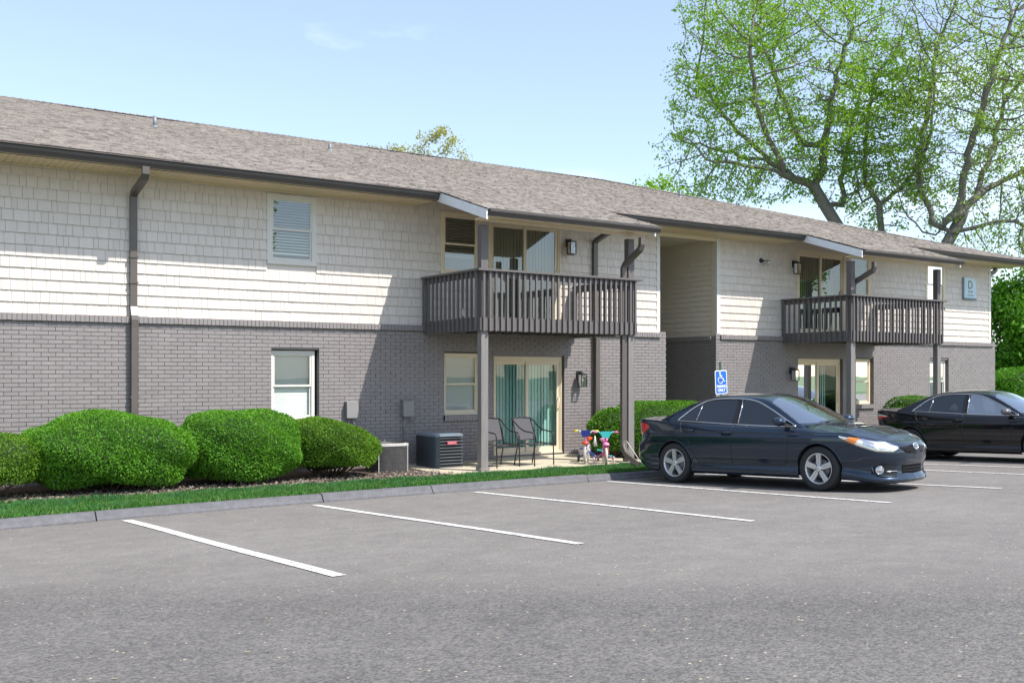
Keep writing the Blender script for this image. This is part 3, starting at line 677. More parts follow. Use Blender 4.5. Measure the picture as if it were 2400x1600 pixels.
# the second balcony carries a dark electrical board behind its door side railing
# ------------------------------------------------------------------ wall lanterns
def make_lamp():
    t = empty('wall_lantern')
    mb = MB(); mb.box(-.057, .057, -.022, 0, -.085, .085); mb.build('back_plate', M['black'], t)
    mb = MB(); mb.tube([(0, -.02, .035), (0, -.08, .065), (0, -.13, .06), (0, -.145, .03)], .011, 8); mb.build('arm', M['black'], t)
    mb = MB(); c = -.145; h = .068
    for sx in (-1, 1):
        for sy in (-1, 1): mb.box(sx * h - .0075, sx * h + .0075, c + sy * h - .0075, c + sy * h + .0075, -.25, -.001)
    for z in (-.262, -.004): 
        for s_ in (-1, 1):
            mb.box(-h + .0076, h - .0076, c + s_ * h - .0075, c + s_ * h + .0075, z, z + .016); mb.box(s_ * h - .0075, s_ * h + .0075, c - h + .0076, c + h - .0076, z, z + .016)
    mb.box(-h - .008, h + .008, c - h - .008, c + h + .008, .013, .028); mb.box(-.03, .03, c - .03, c + .03, .029, .042)
    mb.build('lantern_frame', M['black'], t)
    mb = MB(); g = h - .003
    for s_ in (-1, 1): mb.quad((-g, c + s_ * g, -.245), (g, c + s_ * g, -.245), (g, c + s_ * g, -.004), (-g, c + s_ * g, -.004)); mb.quad((s_ * g, c - g, -.245), (s_ * g, c + g, -.245), (s_ * g, c + g, -.004), (s_ * g, c - g, -.004))
    mb.build('lantern_glass', M['lampglass'], t)
    mb = MB(); mb.lathe([(0, -.15), (.016, -.145), (.022, -.12), (.016, -.08), (.013, -.05)], 12, 'z', (0, c, 0)); mb.build('bulb', M['white'], t)
    mb = MB(); mb.lathe([(.014, -.05), (.014, .0)], 10, 'z', (0, c, 0)); mb.build('socket', M['black'], t)
    return t
lamp = make_lamp(); GL = 'black lanterns on the facade'
for i, (x, y, z, lb) in enumerate(((12.65, SY - .014, 4.50, 'black wall lantern right of the balcony door above the two patio chairs'),
                                   (12.90, 0, 1.68, 'black wall lantern on sunlit brick right of the ground floor patio door with chairs'),
                                   (19.60, SY - .014, 4.49, 'black wall lantern on white shingles left of the far upper sliding door'),
                                   (19.46, 0, 1.79, 'black wall lantern on shaded brick left of the far ground floor sliding door'))):
    o = lamp if i == 0 else copy_tree(lamp); o.location = (x, y, z); put(o, lb, 'wall lamp', GL)
# flood light
t = empty('flood_light', (18.42, SY - .014, 4.50), 0, 'small silver flood light high on the white shingles right of the breezeway', 'flood light')
mb = MB(); mb.box(-.085, .085, -.016, 0, -.085, .085); mb.build('back_plate', M['trim'], t)
mb = MB(); mb.lathe([(.0, -.055), (.055, -.052), (.06, -.017)], 20, 'y'); mb.tube([(0, -.05, 0), (.03, -.09, -.01), (.05, -.12, -.02)], .018, 8); mb.build('bracket', M['black'], t)
mb = MB(); mb.lathe([(.025, 0), (.045, .03), (.068, .09), (.075, .12), (.060, .122), (0, .115)], 20, 'x'); o = mb.build('lamp_head', mat('chrome_head', (.55, .55, .55), .2, metal=.9), t); o.location = (.04, -.11, -.015); o.rotation_euler = (0, .5, -.7)

# ------------------------------------------------------------------ lettering helper
def text_mesh(body, size, name, m_, parent, loc, rot=(math.radians(90), 0, 0), extrude=.002, align='CENTER', xs=1.0, bold=0.0):
    cu = bpy.data.curves.new(name, 'FONT'); cu.body = body; cu.size = size; cu.extrude = extrude; cu.align_x = align; cu.align_y = 'CENTER'; cu.offset = bold
    tmp = bpy.data.objects.new(name, cu); COL.objects.link(tmp); bpy.context.view_layer.update()
    me = bpy.data.meshes.new_from_object(tmp.evaluated_get(bpy.context.evaluated_depsgraph_get())); bpy.data.objects.remove(tmp)
    o = bpy.data.objects.new(name, me); COL.objects.link(o); me.materials.clear(); me.materials.append(m_); o.parent = parent
    o.location = loc; o.rotation_euler = rot; o.scale = (xs, 1, 1); return o
# building sign
t = empty('building_sign', (27.08, SY - .02, 4.24), 0, 'pale blue building sign with a dark letter D and two number lines', 'sign')
sgn = mat('pale_blue_sign', (.52, .66, .74), .35, var=.04); sgd = mat('slate_blue', (.10, .17, .22), .4)
mb = MB(); poly = [(-.305, -.29), (.305, -.29), (.305, .16)] + [(.305 - .16 * (1 - math.cos(a)), .16 + .15 * math.sin(a)) for a in [math.pi / 2 * k / 8 for k in range(1, 9)]] + [(-.305, .31)]
mb.prism(poly, -.045, 0.0, 'y'); mb.build('panel', sgn, t)
mb = MB(); mb.box(-.318, -.270, -.052, -.001, -.30, .315); mb.build('side_strip', mat('steel_blue', (.26, .38, .47), .35), t)
mb = MB(); mb.box(-.318, .31, -.056, -.001, -.335, -.292); mb.build('base_strip', sgd, t)
text_mesh('D', .34, 'letter', sgd, t, (.0, -.048, .085), xs=.95, bold=.004)
text_mesh('33-48', .10, 'numbers', mat('sign_grey', (.22, .30, .34), .5), t, (.0, -.048, -.105), xs=.95); text_mesh('143-144', .10, 'numbers', mat('sign_grey2', (.22, .30, .34), .5), t, (.0, -.048, -.215), xs=.9)

# ------------------------------------------------------------------ accessible parking sign
t = empty('parking_sign', (14.40, -2.92, 0), 0, 'blue accessible parking sign on a green post behind the nearer car', 'sign')
t.rotation_euler = (0, math.radians(-2.5), math.radians(-4))
blue = mat('sign_blue', (.012, .13, .52), .35, spec=.5); wht = mat('sign_white', (.82, .84, .86), .35)
mb = MB(); mb.prism([(-.025, -.02), (.025, -.02), (.025, -.012), (.009, -.012), (.007, .012), (-.007, .012), (-.009, -.012), (-.025, -.012)], -.2, 1.94, 'z'); mb.build('post', mat('green_post', (.02, .07, .04), .5), t)
def rrect(w_, h_, r_, n=6):
    pts = []
    for cx_, cy_, a0 in ((w_ / 2 - r_, -h_ / 2 + r_, -90), (w_ / 2 - r_, h_ / 2 - r_, 0), (-w_ / 2 + r_, h_ / 2 - r_, 90), (-w_ / 2 + r_, -h_ / 2 + r_, 180)):
        for k in range(n + 1):
            a = math.radians(a0 + 90 * k / n); pts.append((cx_ + r_ * math.cos(a), cy_ + r_ * math.sin(a)))
    return pts
def off(poly, dx, dz): return [(a + dx, b + dz) for a, b in poly]
cz = 1.535
mb = MB(); mb.prism(off(rrect(.305, .475, .035), 0, cz), -.030, -.026, 'y'); pl = mb.build('sign_plate', wht, t)
mb = MB(); mb.prism(off(rrect(.272, .442, .024), 0, cz), -.0325, -.0301, 'y'); mb.build('sign_field', blue, t)
mb = MB(); y_ = -.035                                # wheelchair symbol
def st(pts, w_): 
    for a, b in zip(pts, pts[1:]): mb.bar((a[0], y_, a[1] + cz), (b[0], y_, b[1] + cz), .004, w_, up=(0, 1, 0)) if False else mb.tube([(a[0], y_, a[1] + cz), (b[0], y_, b[1] + cz)], w_ / 2, 8)
mb.lathe([(0, -.004), (.019, -.003), (.019, .003), (0, .004)], 16, 'y', (-.030, y_, .185 + cz))
st([(-.030, .165), (-.027, .085), (.035, .080), (.068, .010), (.092, .018)], .022); st([(-.028, .125), (.028, .120)], .018)
arc = [(-.020 + .062 * math.cos(a), .038 + .062 * math.sin(a)) for a in [math.radians(115 + k * 15) for k in range(17)]]
st(arc, .016); mb.build('wheelchair_symbol', wht, t)
text_mesh('PARKING', .072, 'lettering', wht, t, (0, -.034, cz - .085), xs=.80, bold=.0022); text_mesh('ONLY', .082, 'lettering', wht, t, (0, -.034, cz - .162), xs=.88, bold=.0022)

# ------------------------------------------------------------------ air conditioners
t = empty('air_conditioner', (8.06, -.86, -.09), 0, 'light grey round-cornered air conditioner partly behind the trimmed shrub', 'air conditioner')
def sq(a, r_, p=3.2):
    c_, s_ = math.cos(a), math.sin(a); k = (abs(c_) ** p + abs(s_) ** p) ** (-1 / p); return (r_ * c_ * k, r_ * s_ * k)
gm1 = mat('grille_grey', (.15, .145, .145), .45, metal=.2, var=.25, vscale=14)
def shell(mb, rad, z0, z1, m=0, n=64, p=5):
    a = [sq(2 * math.pi * i / n, rad, p) for i in range(n)]
    mb.add([(x, y, z0) for x, y in a] + [(x, y, z1) for x, y in a], [(i, (i + 1) % n, n + (i + 1) % n, n + i) for i in range(n)], m, True)
mb = MB(); shell(mb, .315, .02, .50, p=3.2); mb.build('coil', M['dark'], t)
mb = MB()
for i in range(13): shell(mb, .345, .03 + i * .0365, .03 + i * .0365 + .007, p=3.2)
for i in range(120):
    a = 2 * math.pi * i / 120; x, y = sq(a, .343, 3.2); x2, y2 = sq(a + .35, .343, 3.2)
    mb.tube([(x, y, .50), ((x + x2) / 2 * 1.01, (y + y2) / 2 * 1.01, .265), (x2, y2, .03)], .0035, 3, cap=False)
mb.build('wire_guard', gm1, t)
mb = MB(); shell(mb, .352, .50, .535, p=3.2); a = [sq(2 * math.pi * i / 64, .352, 3.2) for i in range(64)]
mb.add([(x, y, .535) for x, y in a] + [(x * .82, y * .82, .545) for x, y in a], [(i, (i + 1) % 64, 64 + (i + 1) % 64, 64 + i) for i in range(64)]); shell(mb, .349, -.01, .03, p=3.2)
for sx, sy in ((1, -1), (-1, -1), (1, 1)): x, y = sq(math.atan2(sy, sx), .346, 3.2); mb.box(x - .006, x + .006, y - .006, y + .006, .02, .52)
mb.build('cabinet', mat('ac_white', (.50, .49, .47), .4, var=.06), t)
mb = MB()
for r_ in (.08, .14, .20, .26): mb.tube([(r_ * math.cos(2 * math.pi * k / 24), r_ * math.sin(2 * math.pi * k / 24), .54) for k in range(24)], .005, 5, closed=True)
mb.build('fan_grille', gm1, t)
t = empty('air_conditioner', (9.17, -.775, -.09), 0, 'dark blue grey air conditioner with a louvred front and a red badge', 'air conditioner')
acb = mat('ac_slate', (.045, .062, .078), .38, var=.06, vscale=3)
def rbox(mb, x0, x1, y0, y1, z0, z1, r_=.05, m=0):
    pl_ = off(rrect(x1 - x0, y1 - y0, r_, 6), (x0 + x1) / 2, (y0 + y1) / 2); mb.prism(pl_, z0, z1, 'z', m, True)
mb = MB(); rbox(mb, -.275, .275, -.36, .375, .03, .62, .05); mb.build('core', M['dark'], t)
mb = MB(); pl_ = [(-.29, .39), (-.29, -.33)] + [(-.29 + .06 * (1 - math.cos(a)), -.33 - .06 * math.sin(a)) for a in [math.pi / 2 * k / 6 for k in range(1, 7)]] + [(-.20, -.39), (-.20, -.375), (-.275, -.31), (-.275, .39)]
mb.prism(pl_, .02, .635, 'z', 0, True); mb.build('side_panel', acb, t)
mb = MB()
for i in range(10):
    z = .055 + i * .059; mb.add([(-.20, -.372, z), (.285, -.372, z), (.285, -.396, z + .016), (-.20, -.396, z + .016), (.285, -.365, z + .022), (-.20, -.365, z + .022)], [(0, 1, 2, 3), (3, 2, 4, 5)])
    mb.add([(.272, -.372, z), (.272, .38, z), (.296, .38, z + .016), (.296, -.372, z + .016), (.265, .38, z + .022), (.265, -.372, z + .022)], [(0, 1, 2, 3), (3, 2, 4, 5)])
mb.build('louvres', mat('ac_louvre', (.16, .18, .20), .35, var=.1), t)
mb = MB(); rbox(mb, -.30, .30, -.40, .40, .635, .665, .06); rbox(mb, -.285, .285, -.385, .385, .666, .685, .08); mb.build('top_cover', mat('ac_top', (.20, .25, .29), .3, var=.08), t)
mb = MB(); rbox(mb, -.29, .29, -.39, .39, -.01, .02, .05); mb.build('base_pan', acb, t)
red = mat('badge_red', (.45, .03, .055), .35)
mb = MB(); mb.prism(off(rrect(.205, .055, .012), .045, .515), -.412, -.398, 'y'); b_ = mb.build('badge', red, t)
pk = mat('badge_pink', (.72, .36, .40), .4)
mb = MB()
for (a0, a1, zz_) in ((-.05, .14, .538), (-.05, .14, .492)): mb.box(a0, a1, -.4135, -.4122, zz_ - .002, zz_ + .002)
x_ = -.035
while x_ < .125: w_ = R.uniform(.008, .014); mb.box(x_, x_ + w_, -.4135, -.4122, .508, .522 + R.uniform(0, .003)); x_ += w_ + .004
mb.build('badge_lettering', pk, b_)
# electrical boxes on the wall with their conduits
bxm = mat('box_grey', (.25, .235, .235), .45, var=.05)
def ubox(x, z, lb, deep, cond):
    t = empty('utility_box', (x, 0, z), 0, lb, 'utility box', 'grey disconnect boxes on the brick')
    mb = MB(); mb.box(-.105, .105, -deep, -.002, -.15, .15); mb.build('box_body', bxm, t)
    mb = MB(); mb.add([(-.112, -deep - .012, -.145), (.112, -deep - .012, -.145), (.112, -deep - .004, .152), (-.112, -deep - .004, .152), (-.112, 0, .165), (.112, 0, .165), (-.112, -deep + .03, -.145), (.112, -deep + .03, -.145)], [(0, 1, 2, 3), (3, 2, 5, 4), (0, 3, 6), (1, 7, 2)]); mb.build('cover', bxm, t)
    for pts in cond:
        mb = MB(); mb.tube([(p[0] - x, p[1], p[2] - z) for p in pts], .014, 8); mb.build('conduit', bxm, t)
ubox(7.73, 1.03, 'grey electrical box on the sunlit brick above the trimmed shrub', .11, [[(7.75, -.05, .90), (7.77, -.06, .8), (7.86, -.12, .55), (7.92, -.2, .3)], [(7.70, -.05, .9), (7.66, -.04, .7), (7.64, -.04, .2)]])
ubox(8.86, 1.03, 'grey electrical box on the shaded brick above the air conditioners', .11, [[(8.80, -.05, .90), (8.80, -.04, .7), (8.80, -.04, -.08)], [(8.92, -.07, .89), (8.94, -.08, .82), (8.99, -.07, .78)]])
ubox_pipe = empty('pipe_sleeve', (8.60, 0, .36), 0, 'dark pipe sleeve through the brick between the two air conditioners', 'pipe')
mb = MB(); mb.tube([(0, .01, .03), (0, -.10, .02), (.0, -.16, -.03)], .022, 8); mb.tube([(.0, .01, -.04), (.03, -.10, -.05)], .018, 8); mb.build('pipe', M['dark'], ubox_pipe)
# ------------------------------------------------------------------ patio chairs
sling = mat('sling_fabric', (.075, .072, .078), .8, var=.15, vscale=60)
def make_chair():
    t = empty('patio_chair'); h = .27
    fr = M['black']
    mb = MB()
    def seatc(u): return (-.20 + .42 * u, .405 + .02 * u * u - .02 * math.sin(u * math.pi))   # local: forward = +x... u from back to front
    P = [[(s_ * (h - .02), -seatc(u)[0], seatc(u)[1]) for s_ in (-1, -.5, 0, .5, 1)] for u in [k / 8 for k in range(9)]]
    mb.grid(P, 0, True); mb.build('seat', sling, t)
    mb = MB(); P = [[(s_ * (h - .02), .19 + .16 * u + .015 * (1 - s_ * s_), .47 + .40 * u + .012 * (1 - s_ * s_) * u) for s_ in (-1, -.5, 0, .5, 1)] for u in [k / 6 for k in range(7)]]
    mb.grid(P, 0, True); mb.build('backrest', sling, t)
    for s_ in (-1, 1):
        mb = MB(); mb.tube([(s_ * h, .35, .875), (s_ * h, .27, .82), (s_ * h, .15, .72), (s_ * h, .02, .655), (s_ * h, -.15, .635), (s_ * h, -.215, .62), (s_ * h, -.235, .57), (s_ * h, -.24, .35), (s_ * h, -.25, .0)], .0125, 8); mb.build('armrest', fr, t)
        mb = MB(); mb.tube([(s_ * (h - .02), .355, .88), (s_ * (h - .02), .20, .50), (s_ * (h - .02), .19, .43), (s_ * (h - .02), .25, .2), (s_ * (h - .02), .29, 0)], .0125, 8); mb.build('leg', fr, t)
    mb = MB(); mb.tube([(-h, -.235, .40), (h, -.235, .40)], .010, 6); mb.tube([(-h + .02, .2, .475), (h - .02, .2, .475)], .010, 6); mb.tube([(-h + .02, .355, .88), (0, .37, .895), (h - .02, .355, .88)], .0125, 6); mb.tube([(-h + .02, .2, .40), (h - .02, .2, .40)], .009, 6)
    for s_ in (-1, 1): mb.tube([(s_ * (h - .02), .2, .42), (s_ * (h - .008), -.235, .41)], .009, 6)
    mb.build('frame', fr, t)
    return t
ch = make_chair(); ch.location = (10.02, -1.55, -.032); ch.rotation_euler = (0, 0, math.radians(8)); put(ch, 'black sling patio chair half hidden by the balcony post', 'chair', 'black sling patio chairs')
ch2 = copy_tree(ch); ch2.location = (10.74, -1.62, -.032); ch2.rotation_euler = (0, 0, math.radians(15)); put(ch2, 'black sling patio chair in full view before the sliding door', 'chair', 'black sling patio chairs')
# ------------------------------------------------------------------ two toddler bicycles
def colm(n, c, r=.35): return mat(n, c, r, spec=.5)
def make_bike(loc, rz, lb, cf, cg, cbag, cseat, ctr, extra, tyre):
    t = empty('toddler_bicycle', loc, rz, lb, 'bicycle', 'toddler bicycles by the hedge'); t.scale = (1.12,) * 3
    fr = colm('frame_paint', cf); r_ = .152
    def wheel(x, name='wheel', rot=0):
        mb = MB(); mb.tube([(x + (r_ - .022) * math.cos(a), 0, r_ + (r_ - .022) * math.sin(a)) for a in [2 * math.pi * k / 28 for k in range(28)]], .022, 8, closed=True); w_ = mb.build(name, tyre, t)
        mb = MB()
        for k in range(5):
            a = 2 * math.pi * k / 5; mb.bar((x, 0, r_), (x + (r_ - .03) * math.cos(a), 0, r_ + (r_ - .03) * math.sin(a)), .03, .012)
        mb.lathe([(0, -.03), (.025, -.028), (.025, .028), (0, .03)], 12, 'y', (x, 0, r_)); mb.build('hub', colm('hub_paint', extra), w_)
    wheel(.27, 'front_wheel'); wheel(-.20, 'rear_wheel')
    mb = MB(); mb.tube([(.20, 0, .40), (.06, 0, .27), (-.04, 0, .20), (-.20, 0, .152)], .019, 8); mb.tube([(-.04, 0, .19), (-.10, 0, .38)], .016, 8); mb.tube([(.10, 0, .31), (.0, 0, .24), (-.08, 0, .33)], .012, 8)
    for s_ in (-1, 1): mb.tube([(-.04, s_ * .02, .19), (-.20, s_ * .035, .152)], .010, 6)
    mb.build('frame', fr, t)
    mb = MB()
    for s_ in (-1, 1): mb.tube([(.205, s_ * .018, .38), (.225, s_ * .034, .30), (.27, s_ * .036, .152)], .011, 8)
    mb.tube([(.205, 0, .37), (.18, 0, .50)], .014, 8); mb.build('fork', colm('fork_paint', extra), t)
    mb = MB(); mb.tube([(.16, -.17, .555), (.18, -.11, .56), (.195, -.06, .50), (.195, 0, .475), (.195, .06, .50), (.18, .11, .56), (.16, .17, .555)], .011, 8); mb.tube([(.185, -.09, .535), (.185, .09, .535)], .008, 6); mb.build('handlebar', colm('bar_paint', cbag[1]), t)
    for s_ in (-1, 1):
        mb = MB(); mb.tube([(.165, s_ * .145, .557), (.15, s_ * .215, .55)], .018, 8); mb.build('grip', colm('grip_rubber', cg), t)
        mb = MB(); mb.lathe([(0, -.016), (.055, -.016), (.060, -.008), (.060, .008), (.055, .016), (0, .016)], 18, 'y', (-.20, s_ * .175, .058)); mb.build('training_wheel', colm('trainer_tyre', ctr[0]), t)
        mb = MB(); mb.tube([(-.20, s_ * .03, .152), (-.20, s_ * .09, .13), (-.20, s_ * .15, .07), (-.20, s_ * .165, .058)], .009, 6); mb.build('training_arm', colm('trainer_arm', ctr[1]), t)
        mb = MB(); mb.tube([(-.02, s_ * .03, .19), (.04 * s_, s_ * .06, .19 - .05 * s_)], .008, 6); mb.box(.04 * s_ - .04, .04 * s_ + .04, min(s_ * .06, s_ * .13), max(s_ * .06, s_ * .13), .18 - .05 * s_, .20 - .05 * s_); mb.build('pedal', colm('pedal_plastic', cbag[0]), t)
    mb = MB(); P = [[(-.20 + .16 * u, (.055 * (1 - u) + .022) * math.cos(a), .40 + .03 * math.sin(a) + .01 * math.cos(u * 6)) for a in [2 * math.pi * k / 12 for k in range(13)]] for u in (0, .25, .5, .75, 1)]
    mb.grid(P, 0, True); mb.add(P[0][:12], [tuple(range(12))]); mb.add(P[-1][:12], [tuple(range(12))]); mb.build('saddle', colm('saddle_vinyl', cseat), t)
    mb = MB(); mb.prism([(-.075, .57), (.075, .57), (.085, .53), (.055, .46), (-.055, .46), (-.085, .53)], .205, .245, 'x'); mb.build('handlebar_bag', colm('bag_plastic', cbag[0]), t)
    mb = MB(); mb.lathe([(0, .0), (.06, .003), (.062, .02), (.05, .045), (.02, .06), (0, .062)], 14, 'z', (.262, 0, .33)); mb.build('mudguard', colm('mudguard_plastic', cseat), t)
    return t
rub = mat('pale_tyre', (.42, .40, .36), .7, var=.1); rub2 = mat('cream_tyre', (.60, .55, .44), .7, var=.1)
make_bike((11.90, -1.72, -.032), math.radians(-132), 'blue toddler bicycle with yellow grips and a navy bar pad', (.02, .12, .55), (.75, .58, .02), ((.02, .03, .22), (.62, .64, .70)), (.62, .06, .02), ((.06, .06, .06), (.03, .15, .6)), (.70, .70, .72), rub)
make_bike((11.93, -2.26, -.032), math.radians(-122), 'pink and teal toddler bicycle with a pink front mudguard', (.60, .05, .26), (.62, .10, .30), ((.05, .48, .46), (.10, .58, .55)), (.72, .22, .42), ((.70, .55, .55), (.62, .10, .32)), (.65, .12, .35), rub2)
t = empty('grip_tassel', (11.80, -2.12, .30), 0, 'white tassel hanging between the two toddler bicycles', 'tassel')
mb = MB()
for i in range(9): a = R.uniform(-.04, .04); b = R.uniform(-.04, .04); mb.tube([(0, 0, .21), (a * .4, b * .4, .12), (a, b, R.uniform(.0, .05))], .006, 5)
mb.build('streamers', M['white'], t)
t = empty('white_cable', (12.3, -2.7, 0), 0, 'thin white cable looping over the downspout foot behind the nearer car', 'cable')
mb = MB(); pts = [(12.42, -2.30, .12), (12.38, -2.28, .30), (12.34, -2.33, .40), (12.28, -2.50, .40), (12.15, -2.85, .26), (12.05, -3.15, .12), (12.02, -3.3, .05)]
mb.tube([(a - 12.3, b + 2.7, c) for a, b, c in pts], .008, 6); mb.build('cable', mat('cable_white', (.6, .57, .5), .5), t)
# ------------------------------------------------------------------ cars
def crom(pts, n):
    """Catmull-Rom through points, n samples evenly spread by length"""
    P = np.array(pts, float); P = np.vstack([2 * P[0] - P[1], P, 2 * P[-1] - P[-2]]); o_ = []
    for i in range(1, len(P) - 2):
        p0, p1, p2, p3 = P[i - 1], P[i], P[i + 1], P[i + 2]
        for t in np.linspace(0, 1, 40, endpoint=False):
            o_.append(.5 * ((2 * p1) + (-p0 + p2) * t + (2 * p0 - 5 * p1 + 4 * p2 - p3) * t * t + (-p0 + 3 * p1 - 3 * p2 + p3) * t ** 3))
    o_.append(P[-2]); o_ = np.array(o_); s = np.r_[0, np.cumsum(np.linalg.norm(np.diff(o_, axis=0), axis=1))]
    t = np.linspace(0, s[-1], n); return np.stack([np.interp(t, s, o_[:, k]) for k in range(o_.shape[1])], 1)
PLAN = [(2.405, 0), (2.39, .25), (2.345, .45), (2.25, .62), (2.09, .755), (1.86, .845), (1.5, .893), (1.0, .905), (0, .912), (-.8, .910), (-1.4, .900), (-1.8, .875), (-2.1, .825), (-2.28, .72), (-2.365, .52), (-2.395, .27), (-2.405, 0)]
TOPX = [-2.405, -2.2, -1.8, -1.3, -.8, 0, .8, 1.1, 1.5, 1.94, 2.27, 2.495]; TOPZ = [1.06, 1.055, 1.030, .995, .968, .945, .930, .918, .882, .828, .772, .722]
def ztop(x): return np.interp(x, TOPX, TOPZ)
S_PR = [(.175, .10), (.205, .050), (.28, .040), (.34, .062), (.42, .040), (.455, .020), (.56, .008), (.68, .0), (.775, .002), (.80, .006), (.812, .022), (.86, .026), (-.02, .060), (0, .095)]
F_PR = [(.120, .10), (.138, .025), (.18, .0), (.26, .042), (.36, .046), (.40, .040), (.46, .010), (.55, .0), (.60, .003), (.63, .012), (.66, .030), (.68, .042), (-.02, .075), (0, .125)]
R_PR = [(.27, .11), (.30, .045), (.38, .012), (.42, .004), (.46, .0), (.52, .0), (.58, .004), (.63, .012), (.67, .055), (.76, .062), (.85, .055), (.94, .048), (-.02, .045), (0, .085)]
def sstep(v, a, b): t = np.clip((v - a) / (b - a), 0, 1); return t * t * (3 - 2 * t)
def profile(x):
    wf, wr = sstep(x, 1.78, 2.40), sstep(-x, 1.85, 2.30); zt = float(ztop(x))
    def ab(pr): return np.array([[z if z > 0.05 else zt + z, i] for z, i in pr])
    P = ab(S_PR) * (1 - wf - wr) + ab(F_PR) * wf + ab(R_PR) * wr
    P[:, 0] = np.maximum.accumulate(P[:, 0] + np.arange(len(P)) * 1e-4)
    return P
NV = 46
PLAN = [(x if x < 1.5 else 1.5 + (x - 1.5) * 1.10, y) for x, y in PLAN]
class CarShape:
    def __init__(s):
        half = crom(PLAN, 420); d = np.gradient(half, axis=0); d /= np.linalg.norm(d, axis=1)[:, None]
        nin = np.stack([d[:, 1], -d[:, 0]], 1)                       # towards the inside
        nin *= np.sign(-(nin * half).sum(1))[:, None]
        nin[0] = (-1, 0); nin[-1] = (1, 0)
        s.half, s.nin = half, nin; s.rows = []
        for (x, y), n in zip(half, nin):
            P = crom(profile(x), NV); s.rows.append(np.stack([x + n[0] * P[:, 1], np.maximum(y + n[1] * P[:, 1], 0 if y < 1e-6 else 0.0), P[:, 0]], 1))
        s.rows = np.array(s.rows); s.rows[0, :, 1] = 0; s.rows[-1, :, 1] = 0
    def side(s, x, z):
        """outer y at station x and height z on the flank (not the ends)"""
        i = int(np.argmin(np.abs(s.half[60:360, 0] - x))) + 60; r = s.rows[i]; return float(np.interp(z, r[:, 2], r[:, 1]))
    def at(s, k, z, off=0.0):
        """point at plan index k (float) and height z, pushed outward"""
        k = min(max(k, 0), 419); i = int(k); f = k - i; i2 = min(i + 1, 419)
        def pt(j):
            r = s.rows[j]; return np.array([np.interp(z, r[:, 2], r[:, 0]), np.interp(z, r[:, 2], r[:, 1]), z])
        p = pt(i) * (1 - f) + pt(i2) * f; n = s.nin[i]; p[0] -= n[0] * off; p[1] -= n[1] * off; return p
    def kx(s, x): return float(np.interp(-x, -s.half[:, 0], np.arange(420)))
    def ky(s, y, front=True):
        if front: j = np.arange(0, 130); return float(np.interp(y, s.half[j, 1], j))
        j = np.arange(419, 290, -1); return float(np.interp(y, s.half[j, 1], j))
CS = CarShape()
WX = (1.40, -1.36); WR_ = 0.333; ARCH = .372
def wsh(x, y): q = (y / .8) ** 2; xx = x + .20 * q; t = (1.27 - xx); return .950 + .52 * t - .045 * t * t
def rgl(x, y): q = (y / .8) ** 2; xx = x - .16 * q; t = (xx + 1.90); return 1.030 + .45 * t - .055 * t * t
def rof(x, y): return 1.460 - .052 * ((x + .36) / .9) ** 2 - .085 * np.abs(y / .62) ** 2.6
def sid(x, y): return .930 + (.812 - np.abs(y)) * 1.95 + np.where(np.abs(x) > 9, 0, 0)
def green(x, y, k=42.0):
    a = np.array([wsh(x, y), rgl(x, y), rof(x, y), sid(x, y)]); m = a.min(0); return m - np.log(np.exp(-k * (a - m)).sum(0)) / k, a
def inpoly(px, pz, poly):
    r = np.zeros(px.shape, bool); n = len(poly)
    for i in range(n):
        (x1, y1), (x2, y2) = poly[i], poly[(i + 1) % n]
        c = ((y1 > pz) != (y2 > pz)) & (px < (x2 - x1) * (pz - y1) / (y2 - y1 + 1e-12) + x1); r ^= c
    return r
DLO = [(.985, .945), (.73, 1.070), (.45, 1.205), (.19, 1.312), (-.07, 1.362), (-.45, 1.376), (-.76, 1.358), (-.98, 1.292), (-1.18, 1.170), (-1.34, 1.040), (-1.31, 1.022), (-.8, .996), (-.15, .966), (.5, .946)]
def sy(z, off=0.0): return .812 - (z - .930) / 1.95 + off
